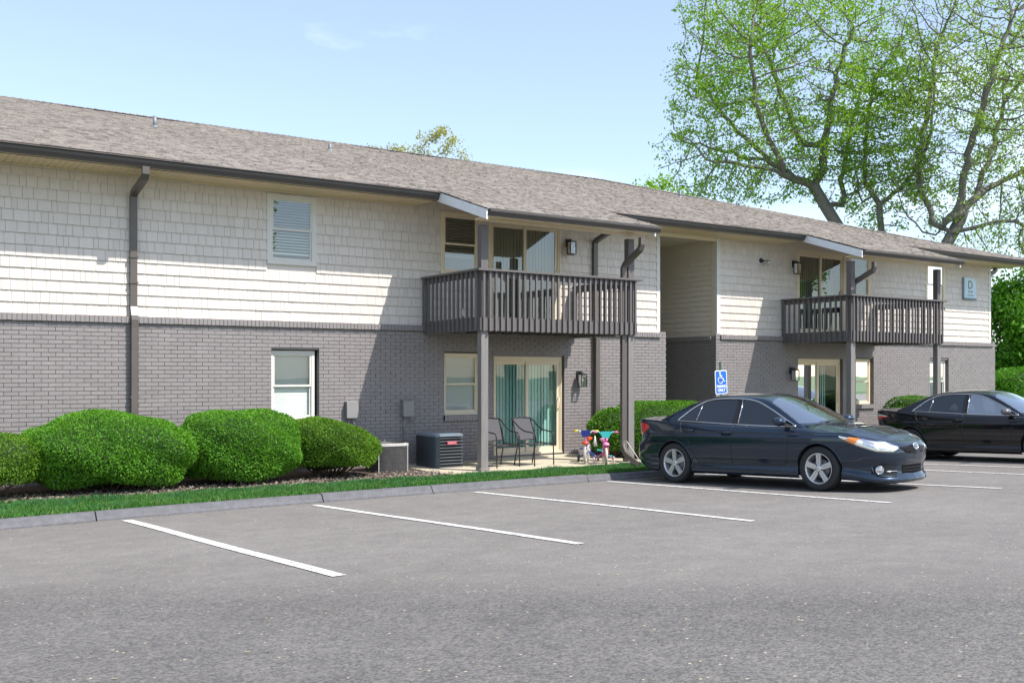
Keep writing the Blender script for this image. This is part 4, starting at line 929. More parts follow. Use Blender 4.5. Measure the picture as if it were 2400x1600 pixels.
def make_car(paint, glass, glass_side, kind):
    t = empty('parked_car')
    bp = M['black']; chrome = M['chrome']
    # ---- lower body
    V = CS.rows; n, m, _ = V.shape; verts = V.reshape(-1, 3).copy(); F = []
    cx_ = V[:-1, :-1].reshape(-1, 3)
    idx = np.arange(n * m).reshape(n, m); quads = np.stack([idx[:-1, :-1], idx[1:, :-1], idx[1:, 1:], idx[:-1, 1:]], -1).reshape(-1, 4)
    cen = verts[quads].mean(1); keep = np.ones(len(quads), bool)
    for wx in WX: keep &= ~((np.hypot(cen[:, 0] - wx, cen[:, 2] - .335) < ARCH) & (cen[:, 1] > .5))
    q = quads[keep]
    vs = np.vstack([verts, verts * (1, -1, 1)]); fs = [tuple(f) for f in q] + [tuple(f[::-1] + len(verts)) for f in q]
    b = MB(); b.add(vs, fs, 0, True)
    # bonnet and boot lid
    top = V[:, -1]
    for sel, crown in (((top[:, 0] > 1.02), ([1.0, 1.5, 1.94, 2.2, 2.36], [.075, .080, .068, .040, 0])), ((top[:, 0] < -1.72), ([-2.33, -2.2, -1.8, -1.6], [0, .028, .045, .05]))):
        ring = top[sel]; order = np.argsort(ring[:, 0]); ring = ring[order]; rows = []
        for (x, y, z) in ring:
            c_ = float(np.interp(x, crown[0], crown[1]))
            rows.append([(x, y * v, z + c_ * (1 - abs(v) ** 2.4) + (.010 * math.exp(-((abs(v) - .62) / .10) ** 2) * (c_ > .03))) for v in np.linspace(-1, 1, 41)])
        b.grid(rows, 0, True)
    body = b.build('body', paint, t)
    # ---- greenhouse
    xs_ = np.arange(1.31, -1.93, -.014); ny = 46; G = []
    for x in xs_:
        y = np.linspace(0, .84, 240); z, _ = green(x, y); zb = ztop(x) - .035; ok = z > zb - .02
        if ok.sum() < 3: ok[:3] = True
        yy, zz_ = y[ok], z[ok]; s_ = np.r_[0, np.cumsum(np.hypot(np.diff(yy), np.diff(zz_)))]; tt = np.linspace(0, s_[-1], ny)
        G.append(np.stack([np.full(ny, x), np.interp(tt, s_, yy), np.interp(tt, s_, zz_)], 1))
    G = np.array(G); a_, b_, _ = G.shape; gv = G.reshape(-1, 3); gi = np.arange(a_ * b_).reshape(a_, b_)
    gq = np.stack([gi[:-1, :-1], gi[1:, :-1], gi[1:, 1:], gi[:-1, 1:]], -1).reshape(-1, 4); gc = gv[gq].mean(1)
    _, A = green(gc[:, 0], gc[:, 1]); srt = np.sort(A, 0); act = A.argmin(0); marg = srt[1] - srt[0]
    mid = lambda i, mg: (act == i) & (marg > mg)
    cls = np.zeros(len(gq), int)
    cls[mid(0, .035) & (gc[:, 2] > .99) & (gc[:, 0] < 1.25 - .20 * (gc[:, 1] / .8) ** 2)] = 1
    cls[mid(1, .035) & (gc[:, 2] > 1.075) & (gc[:, 0] > -1.84)] = 2
    ind = inpoly(gc[:, 0], gc[:, 2], DLO) & (act == 3)
    cls[ind] = 3; cls[ind & (gc[:, 0] < -.10) & (gc[:, 0] > -.23)] = 6; cls[ind & (gc[:, 0] < -.23)] = 4; cls[ind & (gc[:, 0] < -.96)] = 5
    def piece(c, name, m_, sides=(1, -1), parent=t):
        q_ = gq[cls == c]
        if len(q_) == 0: return
        for s_ in sides:
            mb = MB(); used, inv = np.unique(q_, return_inverse=True); vv = gv[used].copy()
            if s_ == 0:
                v2 = np.vstack([vv, vv * (1, -1, 1)]); f2 = [tuple(f) for f in inv.reshape(-1, 4)] + [tuple(f[::-1] + len(vv)) for f in inv.reshape(-1, 4)]
            else: v2 = vv * (1, s_, 1); f2 = [tuple(f) for f in inv.reshape(-1, 4)]
            mb.add(v2, f2, 0, True); mb.build(name, m_, parent)
    piece(0, 'roof', paint, (0,)); piece(1, 'windscreen', glass, (0,)); piece(2, 'rear_window', glass_side, (0,))
    piece(3, 'side_window', glass_side if kind == 1 else glass); piece(4, 'side_window', glass_side); piece(5, 'quarter_window', glass_side); piece(6, 'door_pillar', bp)
    # ---- bright line round the side windows and dark seals
    for s_ in (1, -1):
        mb = MB(); P = crom([(x, z) for x, z in DLO] + [DLO[0]], 130)
        mb.tube([(x, s_ * sy(z, .004), z) for x, z in P], .0115, 6); mb.build('window_trim', chrome, t)
        mb = MB(); mb.tube([(-.105, s_ * sy(.99, .006), .99), (-.115, s_ * sy(1.2, .006), 1.2), (-.135, s_ * sy(1.355, .006), 1.355)], .011, 6); mb.build('window_bar', chrome, t); mb = MB(); mb.tube([(-.96, s_ * sy(1.03, .003), 1.03), (-.92, s_ * sy(1.29, .003), 1.29)], .006, 6); mb.build('window_bar', chrome, t)
        # door gaps
        def seam(pts, r_=.0058):
            mb = MB(); P = crom(pts, 40); mb.tube([(x, s_ * (CS.side(x, z) + .0005), z) for x, z in P], r_, 5); mb.build('panel_gap', bp, t)
        seam([(.94, .92), (.90, .80), (.87, .60), (.86, .45), (.80, .37)]); seam([(-.175, .975), (-.17, .75), (-.17, .37)]); seam([(-1.24, 1.00), (-1.20, .86), (-1.04, .72), (-.95, .55), (-.88, .40), (-.84, .37)]); seam([(.80, .365), (0, .36), (-.84, .37)])
        seam([(1.98, .70), (1.80, .66), (1.70, .62)])
        for hx, hz in ((-.28, .842), (-1.04, .868)):
            mb = MB(); yh = CS.side(hx, hz); mb.tube([(hx - .10, s_ * (yh + .004), hz), (hx - .085, s_ * (yh + .032), hz + .002), (hx, s_ * (yh + .040), hz + .004), (hx + .085, s_ * (yh + .032), hz + .002), (hx + .10, s_ * (yh + .004), hz)], .015, 8); mb.build('door_handle', paint, t)
            mb = MB(); mb.lathe([(0, .003), (.04, .004), (.05, -.004)], 18, 'y', (0, 0, 0)); o = mb.build('handle_recess', bp, t); o.scale = (1.1, 1, .75); o.location = (hx, s_ * (yh + .001), hz - .004); o.rotation_euler = (0, 0, 0 if s_ > 0 else math.pi)
        # flank creases seen as fine bright edges
        # mirrors
        mb = MB(); prof = [(0, -.10), (.05, -.095), (.085, -.06), (.095, 0), (.088, .04), (.08, .055), (0, .055)]
        mb.lathe(prof, 20, 'x'); o = mb.build('mirror', paint if kind == 1 else M['mirror2'], t); o.scale = (.95, 1.22, .74); o.rotation_euler = (0, math.pi, 0); o.location = (.80, s_ * .985, 1.02)
        mb = MB(); mb.bar((.84, s_ * .80, .96), (.82, s_ * .93, .978), .09, .035); mb.prism([(.74, .975), (.975, .957), (.80, 1.04)], s_ * .785, s_ * .80, 'y'); mb.build('mirror_stalk', bp, t)
    # ---- arches and underside
    for wx in WX:
        for s_ in (1, -1):
            mb = MB(); ang = np.linspace(math.radians(-28), math.radians(208), 44)
            pts = [(wx + ARCH * math.cos(a), 0, .335 + ARCH * math.sin(a)) for a in ang]; pts = [p for p in pts if p[2] > .215]
            mb.tube([(p[0], s_ * (CS.side(p[0], min(p[2], .72)) + .001), p[2]) for p in pts], .011, 6); mb.build('arch_lip', paint, t)
            mb = MB(); ring = [[(p[0], s_ * y_, p[2]) for y_ in (CS.side(p[0], min(p[2], .72)) - .008, .62)] for p in pts]; mb.grid(ring, 0, True)
            mb.add([(wx + ARCH * math.cos(a), s_ * .62, .335 + ARCH * math.sin(a)) for a in np.linspace(-.3, math.pi + .3, 30)], [tuple(range(30))]); mb.build('wheel_well', M['dark'], t)
    mb = MB(); mb.box(-2.15, 2.15, -.60, .60, .20, .42); mb.box(-.90, 1.03, -.80, .80, .215, .40); mb.box(1.85, 2.2, -.6, .6, .2, .6); mb.build('underbody', M['dark'], t)
    # ---- wheels
    for wx in WX:
        for s_ in (1, -1):
            w_ = MB(); yo = s_ * .885
            prof = [(.225, -.02), (.245, .0), (.30, .004), (.322, -.008), (.331, -.035), (.333, -.11), (.331, -.18), (.32, -.205), (.24, -.21)]
            w_.lathe([(a, b * s_) for a, b in prof], 48, 'y', (wx, yo, .333)); tyre = w_.build('wheel', M['tyre'], t)
            r_ = MB(); prof = [(.190, -.20), (.205, -.04), (.213, -.012), (.226, -.004), (.229, -.012), (.215, -.03)]
            r_.lathe([(a, b * s_) for a, b in prof], 48, 'y', (wx, yo, .333)); r_.lathe([(0, -.014 * s_), (.045, -.012 * s_), (.058, -.022 * s_), (.06, -.05 * s_)], 24, 'y', (wx, yo, .333))
            for k in range(5):
                a = 2 * math.pi * k / 5 + math.pi / 2 + (.0 if wx > 0 else 0.05)
                def P_(rad, tan, d): return (wx + rad * math.cos(a) - tan * math.sin(a), yo + s_ * d, .333 + rad * math.sin(a) + tan * math.cos(a))
                for t0, t1, e0, e1 in ((-.034, -.004, -.040, -.006), (.004, .034, .006, .040)):
                    r_.add([P_(.045, t0, -.018), P_(.045, t1, -.018), P_(.215, e1, -.012), P_(.215, e0, -.012), P_(.045, t0, -.06), P_(.045, t1, -.06), P_(.215, e1, -.05), P_(.215, e0, -.05)], [(0, 1, 2, 3), (0, 4, 5, 1), (1, 5, 6, 2), (2, 6, 7, 3), (3, 7, 4, 0)])
                r_.add([P_(.045, -.005, -.026), P_(.045, .005, -.026), P_(.215, .007, -.022), P_(.215, -.007, -.022)], [(0, 1, 2, 3)])
            r_.build('rim', M['alloy'], tyre)
            k_ = MB()
            for k in range(5):
                a = 2 * math.pi * (k + .5) / 5 + math.pi / 2; k_.lathe([(0, -.010 * s_), (.009, -.010 * s_), (.010, -.03 * s_)], 8, 'y', (wx + .057 * math.cos(a), yo, .333 + .057 * math.sin(a)))
            k_.build('wheel_nuts', bp, tyre)
            k_ = MB(); k_.lathe([(0, -.09 * s_), (.14, -.09 * s_), (.142, -.10 * s_)], 30, 'y', (wx, yo, .333)); k_.build('brake_disc', M['metal'], tyre)
            k_ = MB(); k_.lathe([(0, -.16 * s_), (.20, -.16 * s_)], 30, 'y', (wx, yo, .333)); k_.build('wheel_back', M['dark'], tyre)
    # ---- patches laid on the body: lamps, grille, intakes
    def patch(name, m_, k0, k1, z0, z1, off=.006, nu=24, nv=10, s_=1, parent=t, mir=False, mats=None, mfun=None):
        """k0..k1 plan index, z0/z1 functions of u in 0..1"""
        mb = MB(); P = []
        for i in range(nu + 1):
            u = i / nu; k = k0 + (k1 - k0) * u; row = []
            for j in range(nv + 1):
                v = j / nv; z = z0(u) + (z1(u) - z0(u)) * v; e = off * (1 - max(abs(2 * v - 1), abs(2 * u - 1)) ** 8) + .001
                p = CS.at(k, z, e); row.append((p[0], p[1] * s_, p[2]))
            P.append(row)
        if mats is None: mb.grid(P, 0, True); return mb.build(name, m_, parent)
        for i in range(nu):
            for j in range(nv): mb.add([P[i][j], P[i + 1][j], P[i + 1][j + 1], P[i][j + 1]], [(0, 1, 2, 3)], mfun((i + .5) / nu, (j + .5) / nv), True)
        return mb.build(name, mats, parent)
    lerp = lambda a, b: (lambda u: a + (b - a) * u)
    def pl(*pts): xs2 = [p[0] for p in pts]; zs2 = [p[1] for p in pts]; return lambda u: float(np.interp(u, xs2, zs2))
    for s_ in (1, -1):
        kf = CS.ky(.40); kb = CS.kx(1.74)
        hl = patch('headlight', None, kf, kb, pl((0, .625), (.12, .580), (.40, .590), (.75, .690), (1, .800)), pl((0, .660), (.3, .722), (.7, .785), (1, .818)), .010, 40, 12, s_,
              mats=[M['lens'], M['amber'], M['lens2'], chrome], mfun=lambda u, v: 1 if .70 < u + .10 * (v - .5) < .86 else (3 if v > .86 or v < .1 else (2 if (.16 < u < .34 and .25 < v < .8) or (.42 < u < .60 and .25 < v < .8) else 0)))
        patch('bumper_pocket', M['pocket'], CS.ky(.40), CS.ky(.735), pl((0, .245), (.6, .235), (1, .27)), pl((0, .405), (.6, .42), (.9, .38), (1, .31)), .004, 20, 8, s_)
        fc = CS.at(CS.ky(.66), .325, .02); nrm = -np.array([*CS.nin[int(CS.ky(.66))], 0])
        mb = MB(); mb.tube([(0, .052 * math.cos(a), .052 * math.sin(a)) for a in [2 * math.pi * k / 24 for k in range(24)]], .0085, 8, closed=True); o = mb.build('fog_lamp_ring', chrome, t); o.location = (fc[0], fc[1] * s_, fc[2]); o.rotation_euler = (0, 0, math.atan2(nrm[1] * s_, nrm[0]))
        mb = MB(); mb.lathe([(0, .012), (.03, .008), (.044, 0)], 20, 'x'); o = mb.build('fog_lamp', M['lens2'], t); o.location = (fc[0], fc[1] * s_, fc[2]); o.rotation_euler = (0, 0, math.atan2(nrm[1] * s_, nrm[0]))
        for zz_ in (.305,):
            mb = MB(); mb.tube([tuple(np.array(CS.at(CS.ky(y), zz_, .012)) * (1, s_, 1)) for y in np.linspace(.40, .585, 10)], .006, 6); mb.build('intake_bar', chrome, t)
        mb = MB(); mb.tube([tuple(np.array(CS.at(CS.ky(y), z, .010)) * (1, s_, 1)) for y, z in zip(np.linspace(.42, .735, 16), np.interp(np.linspace(0, 1, 16), [0, .5, .8, .95, 1], [.238, .228, .245, .29, .39]))], .010, 6); mb.build('pocket_edge', paint, t)
        # tail lamps
        kr0, kr1 = CS.kx(-1.95), CS.ky(.48, False)
        if kind == 1: patch('tail_light', M['redlens'], kr0, kr1, pl((0, .90), (.35, .78), (1, .76)), pl((0, .935), (.2, .985), (1, .99)), .010, 24, 10, s_)
        else: patch('tail_light', None, CS.kx(-1.92), kr1, pl((0, .905), (.5, .845), (1, .80)), pl((0, .925), (.3, .96), (1, .975)), .010, 30, 12, s_, mats=[M['redlens'], M['lens']], mfun=lambda u, v: 1 if v > .62 - .1 * u else 0)
    patch('grille', M['grille'], CS.ky(.365), 0, pl((0, .620), (.3, .562), (1, .540)), pl((0, .645), (1, .670)), .003, 24, 8, 1); patch('grille', M['grille'], CS.ky(.365), 0, pl((0, .620), (.3, .562), (1, .540)), pl((0, .645), (1, .670)), .003, 24, 8, -1)
    patch('lower_intake', M['grille'], CS.ky(.30), 0, pl((0, .27), (1, .255)), pl((0, .385), (1, .385)), .003, 16, 6, 1); patch('lower_intake', M['grille'], CS.ky(.30), 0, pl((0, .27), (1, .255)), pl((0, .385), (1, .385)), .003, 16, 6, -1)
    mb = MB()
    for zz_ in (.30, .34): mb.tube([(lambda p: (p[0], p[1] * (1 if y >= 0 else -1), p[2]))(CS.at(CS.ky(abs(y)), zz_, .008)) for y in np.linspace(-.29, .29, 21)], .005, 5)
    mb.build('intake_slats', bp, t)
    mb = MB()                                            # silver lattice of the grille
    for i in range(-11, 12):
        for r2 in range(4):
            y = i * .030 + (.015 if r2 % 2 else 0); z = .560 + r2 * .026
            zl = float(np.interp(abs(y), [0, .255, .365], [.545, .568, .622])); zh = float(np.interp(abs(y), [0, .365], [.668, .645]))
            if abs(y) < .34 and zl + .004 < z < zh - .004:
                p = CS.at(CS.ky(abs(y)), z, .008); sg = 1 if y >= 0 else -1
                mb.tube([(p[0], (abs(y) - .009) * sg, z - .003), (p[0] + .001, (abs(y) + .009) * sg, z + .005)], .0026, 5)
    mb.build('grille_lattice', M['metal'], t)
    em = empty('emblem_point'); bpy.data.objects.remove(em)
    p = CS.at(0, .650, .022); mb = MB()                     # badge of three ovals
    def oval(cy, cz_, ry, rz2, r_=.0065): mb.tube([(p[0] + .004 - .25 * (cz_ + rz2 * math.sin(a)) , cy + ry * math.cos(a), p[2] + cz_ + rz2 * math.sin(a)) for a in [2 * math.pi * k / 30 for k in range(30)]], r_, 6, closed=True)
    oval(0, 0, .068, .047, .008); oval(0, .022, .046, .016, .006); oval(0, -.002, .021, .040, .006); mb.build('emblem', chrome, t)
    # bonnet lip line
    # wipers
    mb = MB()
    for y0, y1 in ((.15, .66), (-.45, .12)): mb.bar((1.22 - .12 * (y0 / .8) ** 2, y0, 1.005), (1.14 - .20 * (y1 / .8) ** 2, y1, 1.015), .018, .014)
    mb.build('wiper', bp, t)
    mb = MB(); P = [[(1.275 + .03 - .20 * (y / .8) ** 2 - .05 * u, y, .985 - .03 * (y / .75) ** 2 + .012 * u) for u in (0, .5, 1)] for y in np.linspace(-.74, .74, 25)]
    mb.grid(P, 0, True); mb.build('cowl', bp, t)
    # ---- inside
    it = M['seat']; mb = MB(); mb.box(.65, 1.10, -.72, .72, .80, .945); mb.box(-1.7, .6, -.74, .74, .42, .46); mb.box(-1.85, -1.45, -.70, .70, .9, .985); mb.build('dashboard', M['dark'], t)
    for y in (-.36, .36):
        mb = MB(); rb2 = off(rrect(.50, .52, .08), 0, 0); mb.prism([(a - .05, b_ + y) for a, b_ in rb2], .50, .64, 'z', 0, True)
        P = [[(-.28 - .16 * u + .05 * math.sin(a), y + .25 * math.cos(a) * (1 - .25 * u ** 2), .60 + .56 * u) for a in [2 * math.pi * k / 16 for k in range(17)]] for u in np.linspace(0, 1, 8)]
        mb.grid(P, 0, True); mb.add(P[-1][:16], [tuple(range(16))])
        mb.lathe([(0, 1.32), (.07, 1.32), (.12, 1.28), (.13, 1.20), (.10, 1.15), (0, 1.14)], 14, 'z', (-.46, y, 0)); mb.build('front_seat', it, t)
    mb = MB(); mb.box(-1.30, -.85, -.64, .64, .50, .66); P = [[(-1.28 - .22 * u, y, .62 + .46 * u) for y in np.linspace(-.64, .64, 9)] for u in (0, .5, 1)]; mb.grid(P, 0, True); mb.build('rear_seat', it, t)
    mb = MB(); mb.tube([(.42 + .06 * math.sin(a), .37 + .18 * math.cos(a), .93 + .17 * math.sin(a)) for a in [2 * math.pi * k / 28 for k in range(28)]], .014, 8, closed=True); mb.bar((.42, .22, .93), (.42, .52, .93), .05, .03); mb.build('steering_wheel', bp, t)
    return t
M['chrome'] = mat('bright_trim', (.72, .73, .75), .14, metal=1.0)
M['alloy'] = mat('alloy_rim', (.60, .61, .63), .30, metal=.65, var=.05)
M['tyre'] = mat('tyre_rubber', (.022, .022, .024), .75, bump=.2, bscale=60)
M['lens'] = mat('headlight_lens', (.66, .66, .58), .12, metal=.25, var=.22, vscale=14, coat=1)
M['lens2'] = mat('lamp_reflector', (.50, .52, .54), .18, metal=.8, var=.3, vscale=30, coat=1)
M['amber'] = mat('amber_lens', (.75, .20, .015), .15, coat=1)
M['redlens'] = mat('red_lens', (.66, .010, .014), .10, coat=1)
M['grille'] = mat('grille_black', (.005, .005, .006), .7, spec=.1)
M['pocket'] = mat('pocket_grey', (.010, .014, .020), .5, spec=.3)
M['seat'] = mat('seat_cloth', (.055, .055, .058), .85)
M['mirror2'] = mat('mirror_grey', (.16, .15, .16), .25, metal=.5, coat=1)
def paint(name, col, metal):
    m = mat(name, col, .25, metal=metal, coat=1.0, spec=.2); return m
navy = paint('navy_paint', (.014, .029, .054), .6); blk = paint('black_paint', (.004, .005, .008), .2)
gws = glass_mat('windscreen_glass', (.45, .52, .52), .38); gtint = glass_mat('tinted_side_glass', (.035, .04, .045), .05); glight = glass_mat('side_glass', (.30, .36, .36), .06)
def place_car(o, x, y, yaw_v, lb):
    f = Vector((yaw_v[0], yaw_v[1], 0)); f.z = -0.028 * f.y; f.normalize()
    nrm = Vector((0, .028, 1)).normalized(); l_ = nrm.cross(f).normalized(); up = f.cross(l_)
    mtx = Matrix((f, l_, up)).transposed().to_4x4(); mtx.translation = (x, y, gz(y) - .002); o.matrix_world = mtx
    put(o, lb, 'car', 'dark saloon cars parked nose out')
car1 = make_car(navy, gws, gtint, 1); place_car(car1, 12.235, -6.45, (.166, -.986), 'dark blue saloon car parked nose out, its whole side and front in view')
car2 = make_car(blk, gws, glight, 2); place_car(car2, 19.40, -5.72, (.125, -.99), 'black saloon car further along, its front cut off by the frame')
car3 = copy_tree(car2); place_car(car3, 24.9, -5.6, (.12, -.99), 'black saloon car of which only the roof edge shows at the far right')
# ------------------------------------------------------------------ vegetation
rng = np.random.default_rng(4)
def unit(v): return v / np.maximum(np.linalg.norm(v, axis=-1, keepdims=True), 1e-9)
def leaf_quads(p, d, L_, W_, rg):
    """diamond leaves: p base, d direction"""
    n = len(p); s_ = unit(np.cross(d, unit(rg.normal(size=(n, 3))))); nrm = np.cross(d, s_)
    L_ = np.asarray(L_).reshape(-1, 1); W_ = np.asarray(W_).reshape(-1, 1)
    a = p; b = p + d * L_ * .45 + s_ * W_ * .5 + nrm * W_ * .12; c = p + d * L_; e = p + d * L_ * .45 - s_ * W_ * .5 + nrm * W_ * .12
    return np.stack([a, b, c, e], 1).reshape(-1, 3)
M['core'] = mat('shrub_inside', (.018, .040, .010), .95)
M['stem'] = mat('shrub_stem', (.14, .10, .07), .85, var=.25)
lm_b = leaf_mat('box_leaf', (.072, .23, .014), (.165, .40, .026), .35, .4, 3.0)
lm_o = leaf_mat('yew_leaf', (.085, .20, .012), (.165, .33, .022), .32, .35, 3.0)
lm_h = leaf_mat('hedge_leaf', (.065, .20, .012), (.15, .34, .022), .35, .35, 3.0)
lm_g = leaf_mat('lush_leaf', (.07, .22, .015), (.16, .38, .03), .4, .25, .35)
def shrub(name, loc, rx, ry, h, lb, leafm, cat='shrub', n=15000, L_=.038, base=.12, slant=0.0, flat=2.6, stems=True, group=None, seed=1, lump=.07, boxy=2.3, under=.72):
    rg = np.random.default_rng(seed)
    t = empty(name, loc, 0, lb, cat, group)
    def rad(d):
        """superellipsoid with lumps; d unit directions -> radius factor"""
        e = boxy; k = (np.abs(d[:, 0]) ** e + np.abs(d[:, 1]) ** e + np.abs(d[:, 2]) ** flat) ** (-1 / e)
        ph = rg.uniform(0, 6, 6) * 0 + np.array([1, 2.2, .7, 4, 5.1, 3.3]) * seed
        lm = np.sin(d[:, 0] * 4 + ph[0]) * np.sin(d[:, 1] * 4.6 + ph[1]) + .7 * np.sin(d[:, 2] * 6 + ph[2] + d[:, 0] * 5) + .5 * np.sin(d[:, 0] * 11 + ph[3]) * np.sin(d[:, 2] * 9 + ph[4])
        return k * (1 + lump * lm * .6)
    d = unit(rg.normal(size=(n * 2, 3))); d = d[d[:, 2] > -under][:n]; r_ = rad(d) * (1 - np.abs(rg.normal(0, .035, len(d))) - (rg.random(len(d)) < .15) * rg.random(len(d)) * .2)
    hh = h - base; sc = np.array([rx, ry, hh * .55])
    p = d * r_[:, None] * sc; p[:, 2] += base + hh * .45
    p[:, 2] += slant * p[:, 0] / rx * hh * .5 * np.clip((p[:, 2] - base) / hh, 0, 1)
    nr = unit(d / sc); dr = unit(nr * .55 + rg.normal(0, .65, size=nr.shape) + np.array([0, 0, .15]))
    ok = p[:, 2] > .02
    p, dr = p[ok], dr[ok]; sz = L_ * rg.uniform(.7, 1.3, len(p))
    q = leaf_quads(p, dr, sz, sz * .55, rg)
    raw_mesh('foliage', q, len(p), leafm, t)
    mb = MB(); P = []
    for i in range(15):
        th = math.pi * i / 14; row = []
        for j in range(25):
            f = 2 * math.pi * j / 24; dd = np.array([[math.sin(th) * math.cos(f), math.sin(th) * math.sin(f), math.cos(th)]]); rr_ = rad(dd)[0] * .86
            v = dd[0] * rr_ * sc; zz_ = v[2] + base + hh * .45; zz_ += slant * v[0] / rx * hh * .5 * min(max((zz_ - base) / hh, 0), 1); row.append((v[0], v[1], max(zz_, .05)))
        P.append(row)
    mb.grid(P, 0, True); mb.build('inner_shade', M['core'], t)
    if stems:
        mb = MB()
        for k in range(26):
            a = rg.uniform(0, 6.28); r1 = rg.uniform(.05, .25); r2 = rg.uniform(.45, .9)
            mb.tube([(math.cos(a) * r1 * rx, math.sin(a) * r1 * ry, -.05), (math.cos(a) * (r1 + r2) * .55 * rx, math.sin(a) * (r1 + r2) * .55 * ry, base * .8 + .05), (math.cos(a) * r2 * rx, math.sin(a) * r2 * ry, base + .22)], [.016, .011, .006], 5)
        mb.build('stems', M['stem'], t)
    return t
GS_ = 'clipped shrubs against the brick wall'
shrub('clipped_shrub', (1.55, -1.40, -.05), .98, .95, .92, 'olive green clipped shrub cut off by the left frame edge', lm_o, n=32000, L_=.030, base=.22, group=GS_, seed=3)
shrub('clipped_shrub', (3.37, -1.30, -.06), 1.17, 1.08, 1.17, 'big bright green clipped shrub left of two alike, in front of the downspout', lm_b, n=60000, L_=.031, base=.10, group=GS_, seed=5, lump=.11)
shrub('clipped_shrub', (5.27, -1.28, -.06), .97, 1.02, 1.18, 'big bright green clipped shrub covering the foot of the lower window', lm_b, n=54000, L_=.031, base=.10, group=GS_, seed=8, lump=.085)
shrub('clipped_shrub', (6.86, -1.22, -.06), .76, .88, .97, 'lower olive shrub with bare stems next to the light grey air conditioner', lm_o, n=38000, L_=.030, base=.15, slant=-.40, group=GS_, seed=4, under=.6)
shrub('leafy_shrub', (13.12, -.95, -.05), .50, .46, 1.00, 'loose leafy shrub behind the balcony post and the toddler bicycles', lm_h, n=6500, L_=.05, base=.15, seed=6, lump=.14)
shrub('clipped_hedge', (14.35, -1.15, -.05), 1.35, .62, 1.16, 'bright green clipped hedge before the breezeway, behind the nearer car', lm_h, 'hedge', n=36000, L_=.038, base=.08, seed=7, boxy=3.4, flat=3.4, lump=.04)
shrub('clipped_shrub', (22.75, -1.2, -.05), .95, .6, 1.17, 'small green shrub peeking above the boot of the black car', lm_h, n=9000, L_=.04, base=.1, seed=9)
def hedge_far(x0, x1, y, z, h, lb, seed):
    shrub('far_hedge', ((x0 + x1) / 2, y, z), (x1 - x0) / 2, 1.1, h, lb, lm_g, 'hedge', n=22000, L_=.12, base=.1, seed=seed, boxy=4.5, flat=4.5, lump=.03, stems=False)
hedge_far(36.2, 47.0, 5.2, -.40, 2.35, 'clipped green hedge beyond the right end of the building', 10)

# ---- lawn, grass and bark bed
def bed_y(x): return float(np.interp(x, [-10, 0, 2, 3.5, 5.45, 7.3, 8.5, 13.1, 13.3, 40], [-2.2, -2.15, -2.18, -2.32, -2.45, -2.5, -2.47, -2.47, -2.35, -2.3]))
M['soil'] = mat('turf_soil', (.045, .085, .022), .95, var=.4, vscale=12)
mb = MB(); P = []
for x in [-39 + .5 * k for k in range(0, 195)]:
    ky = kerb_y(x) + .155; zk = gz(ky) + .112
    P.append([(x, ky + (0.0 - ky) * u + (18 * max(0, u - 1)), zk + (-.065 - zk) * min(1, u * 1.8) - (.3 * (u > 1))) for u in (0, .15, .3, .5, .7, .85, 1.0)])
mb.grid(P, 0, True, flip=True); put(mb.build('lawn', M['soil'], fix=False), kind='structure')
mb = MB(); P = []
for x in np.arange(-9, 8.66, .12):
    P.append([(x, bed_y(x) + (0.012 - bed_y(x)) * u + (.05 * noise.noise(Vector((x * 3, 1, 0))) if u == 0 else 0), -.052 + .022 * noise.noise(Vector((x * 4, u * 12, 2)))) for u in np.linspace(0, 1, 18)])
M['mulch'] = mat('bark_mulch', (.085, .062, .048), .95, var=.5, vscale=45, bump=.8, bscale=60, bdist=.02)
mb.grid(P, 0, True, flip=True); put(mb.build('mulch_bed', M['mulch'], fix=False), kind='structure')
n = 9000; x = rng.uniform(-1.5, 8.7, n); yb = np.array([bed_y(v) for v in x]); y = yb + .0 + np.abs(rng.normal(0, .55, n)) - .06; y = np.minimum(y, -.05)
p = np.stack([x, y, np.full(n, -.040) + rng.uniform(0, .02, n)], 1); d = unit(np.stack([rng.normal(size=n), rng.normal(size=n), rng.normal(0, .25, n)], 1)); sz = rng.uniform(.02, .06, n)
chips = raw_mesh('bark_chips', leaf_quads(p, d, sz, sz * .5, rng), n, [mat('chip_pale', (.34, .27, .20), .9), mat('chip_brown', (.13, .09, .065), .9), mat('chip_grey', (.24, .21, .19), .9)], None, rng.integers(0, 3, n)); put(chips, kind='stuff')
n = 120000; x = rng.uniform(-1.0, 17.5, n); ky = np.array([kerb_y(v) for v in x]) + .14; be = np.array([bed_y(v) for v in x]) + .04 + rng.normal(0, .035, n); u = rng.random(n); y = ky + (be - ky) * u
fr_ = (y - (ky + .015)) / (0 - (ky + .015)); zk = -.09 - .028 * (ky + 5.5) + .112; z = zk + (-.065 - zk) * np.minimum(1, fr_ * 1.8)
clump = np.array([noise.noise(Vector((a * 2.2, b * 2.2, 0))) for a, b in zip(x, y)])
hgt = (rng.uniform(.035, .075, n)) * (1 + .5 * clump); lean = rng.normal(0, .35, (n, 2)); wd = rng.uniform(.006, .012, n); az = rng.uniform(0, 6.28, n)
s_ = np.stack([np.cos(az) * wd, np.sin(az) * wd, np.zeros(n)], 1); b0 = np.stack([x, y, z - .01], 1); tip = b0 + np.stack([lean[:, 0] * hgt, lean[:, 1] * hgt, hgt], 1)
gm = [leaf_mat('grass_blade', (.045, .150, .026), (.090, .245, .040), .25, .2, 1.5), leaf_mat('grass_blade_blue', (.036, .145, .046), (.070, .215, .060), .25, .2, 1.5), leaf_mat('grass_blade_dry', (.14, .19, .07), (.24, .26, .12), .25, .2, 1.5)]
gi_ = np.where(rng.random(n) < .09, 2, np.where(clump + rng.normal(0, .25, n) + (u - .55) * .9 > .12, 1, 0))
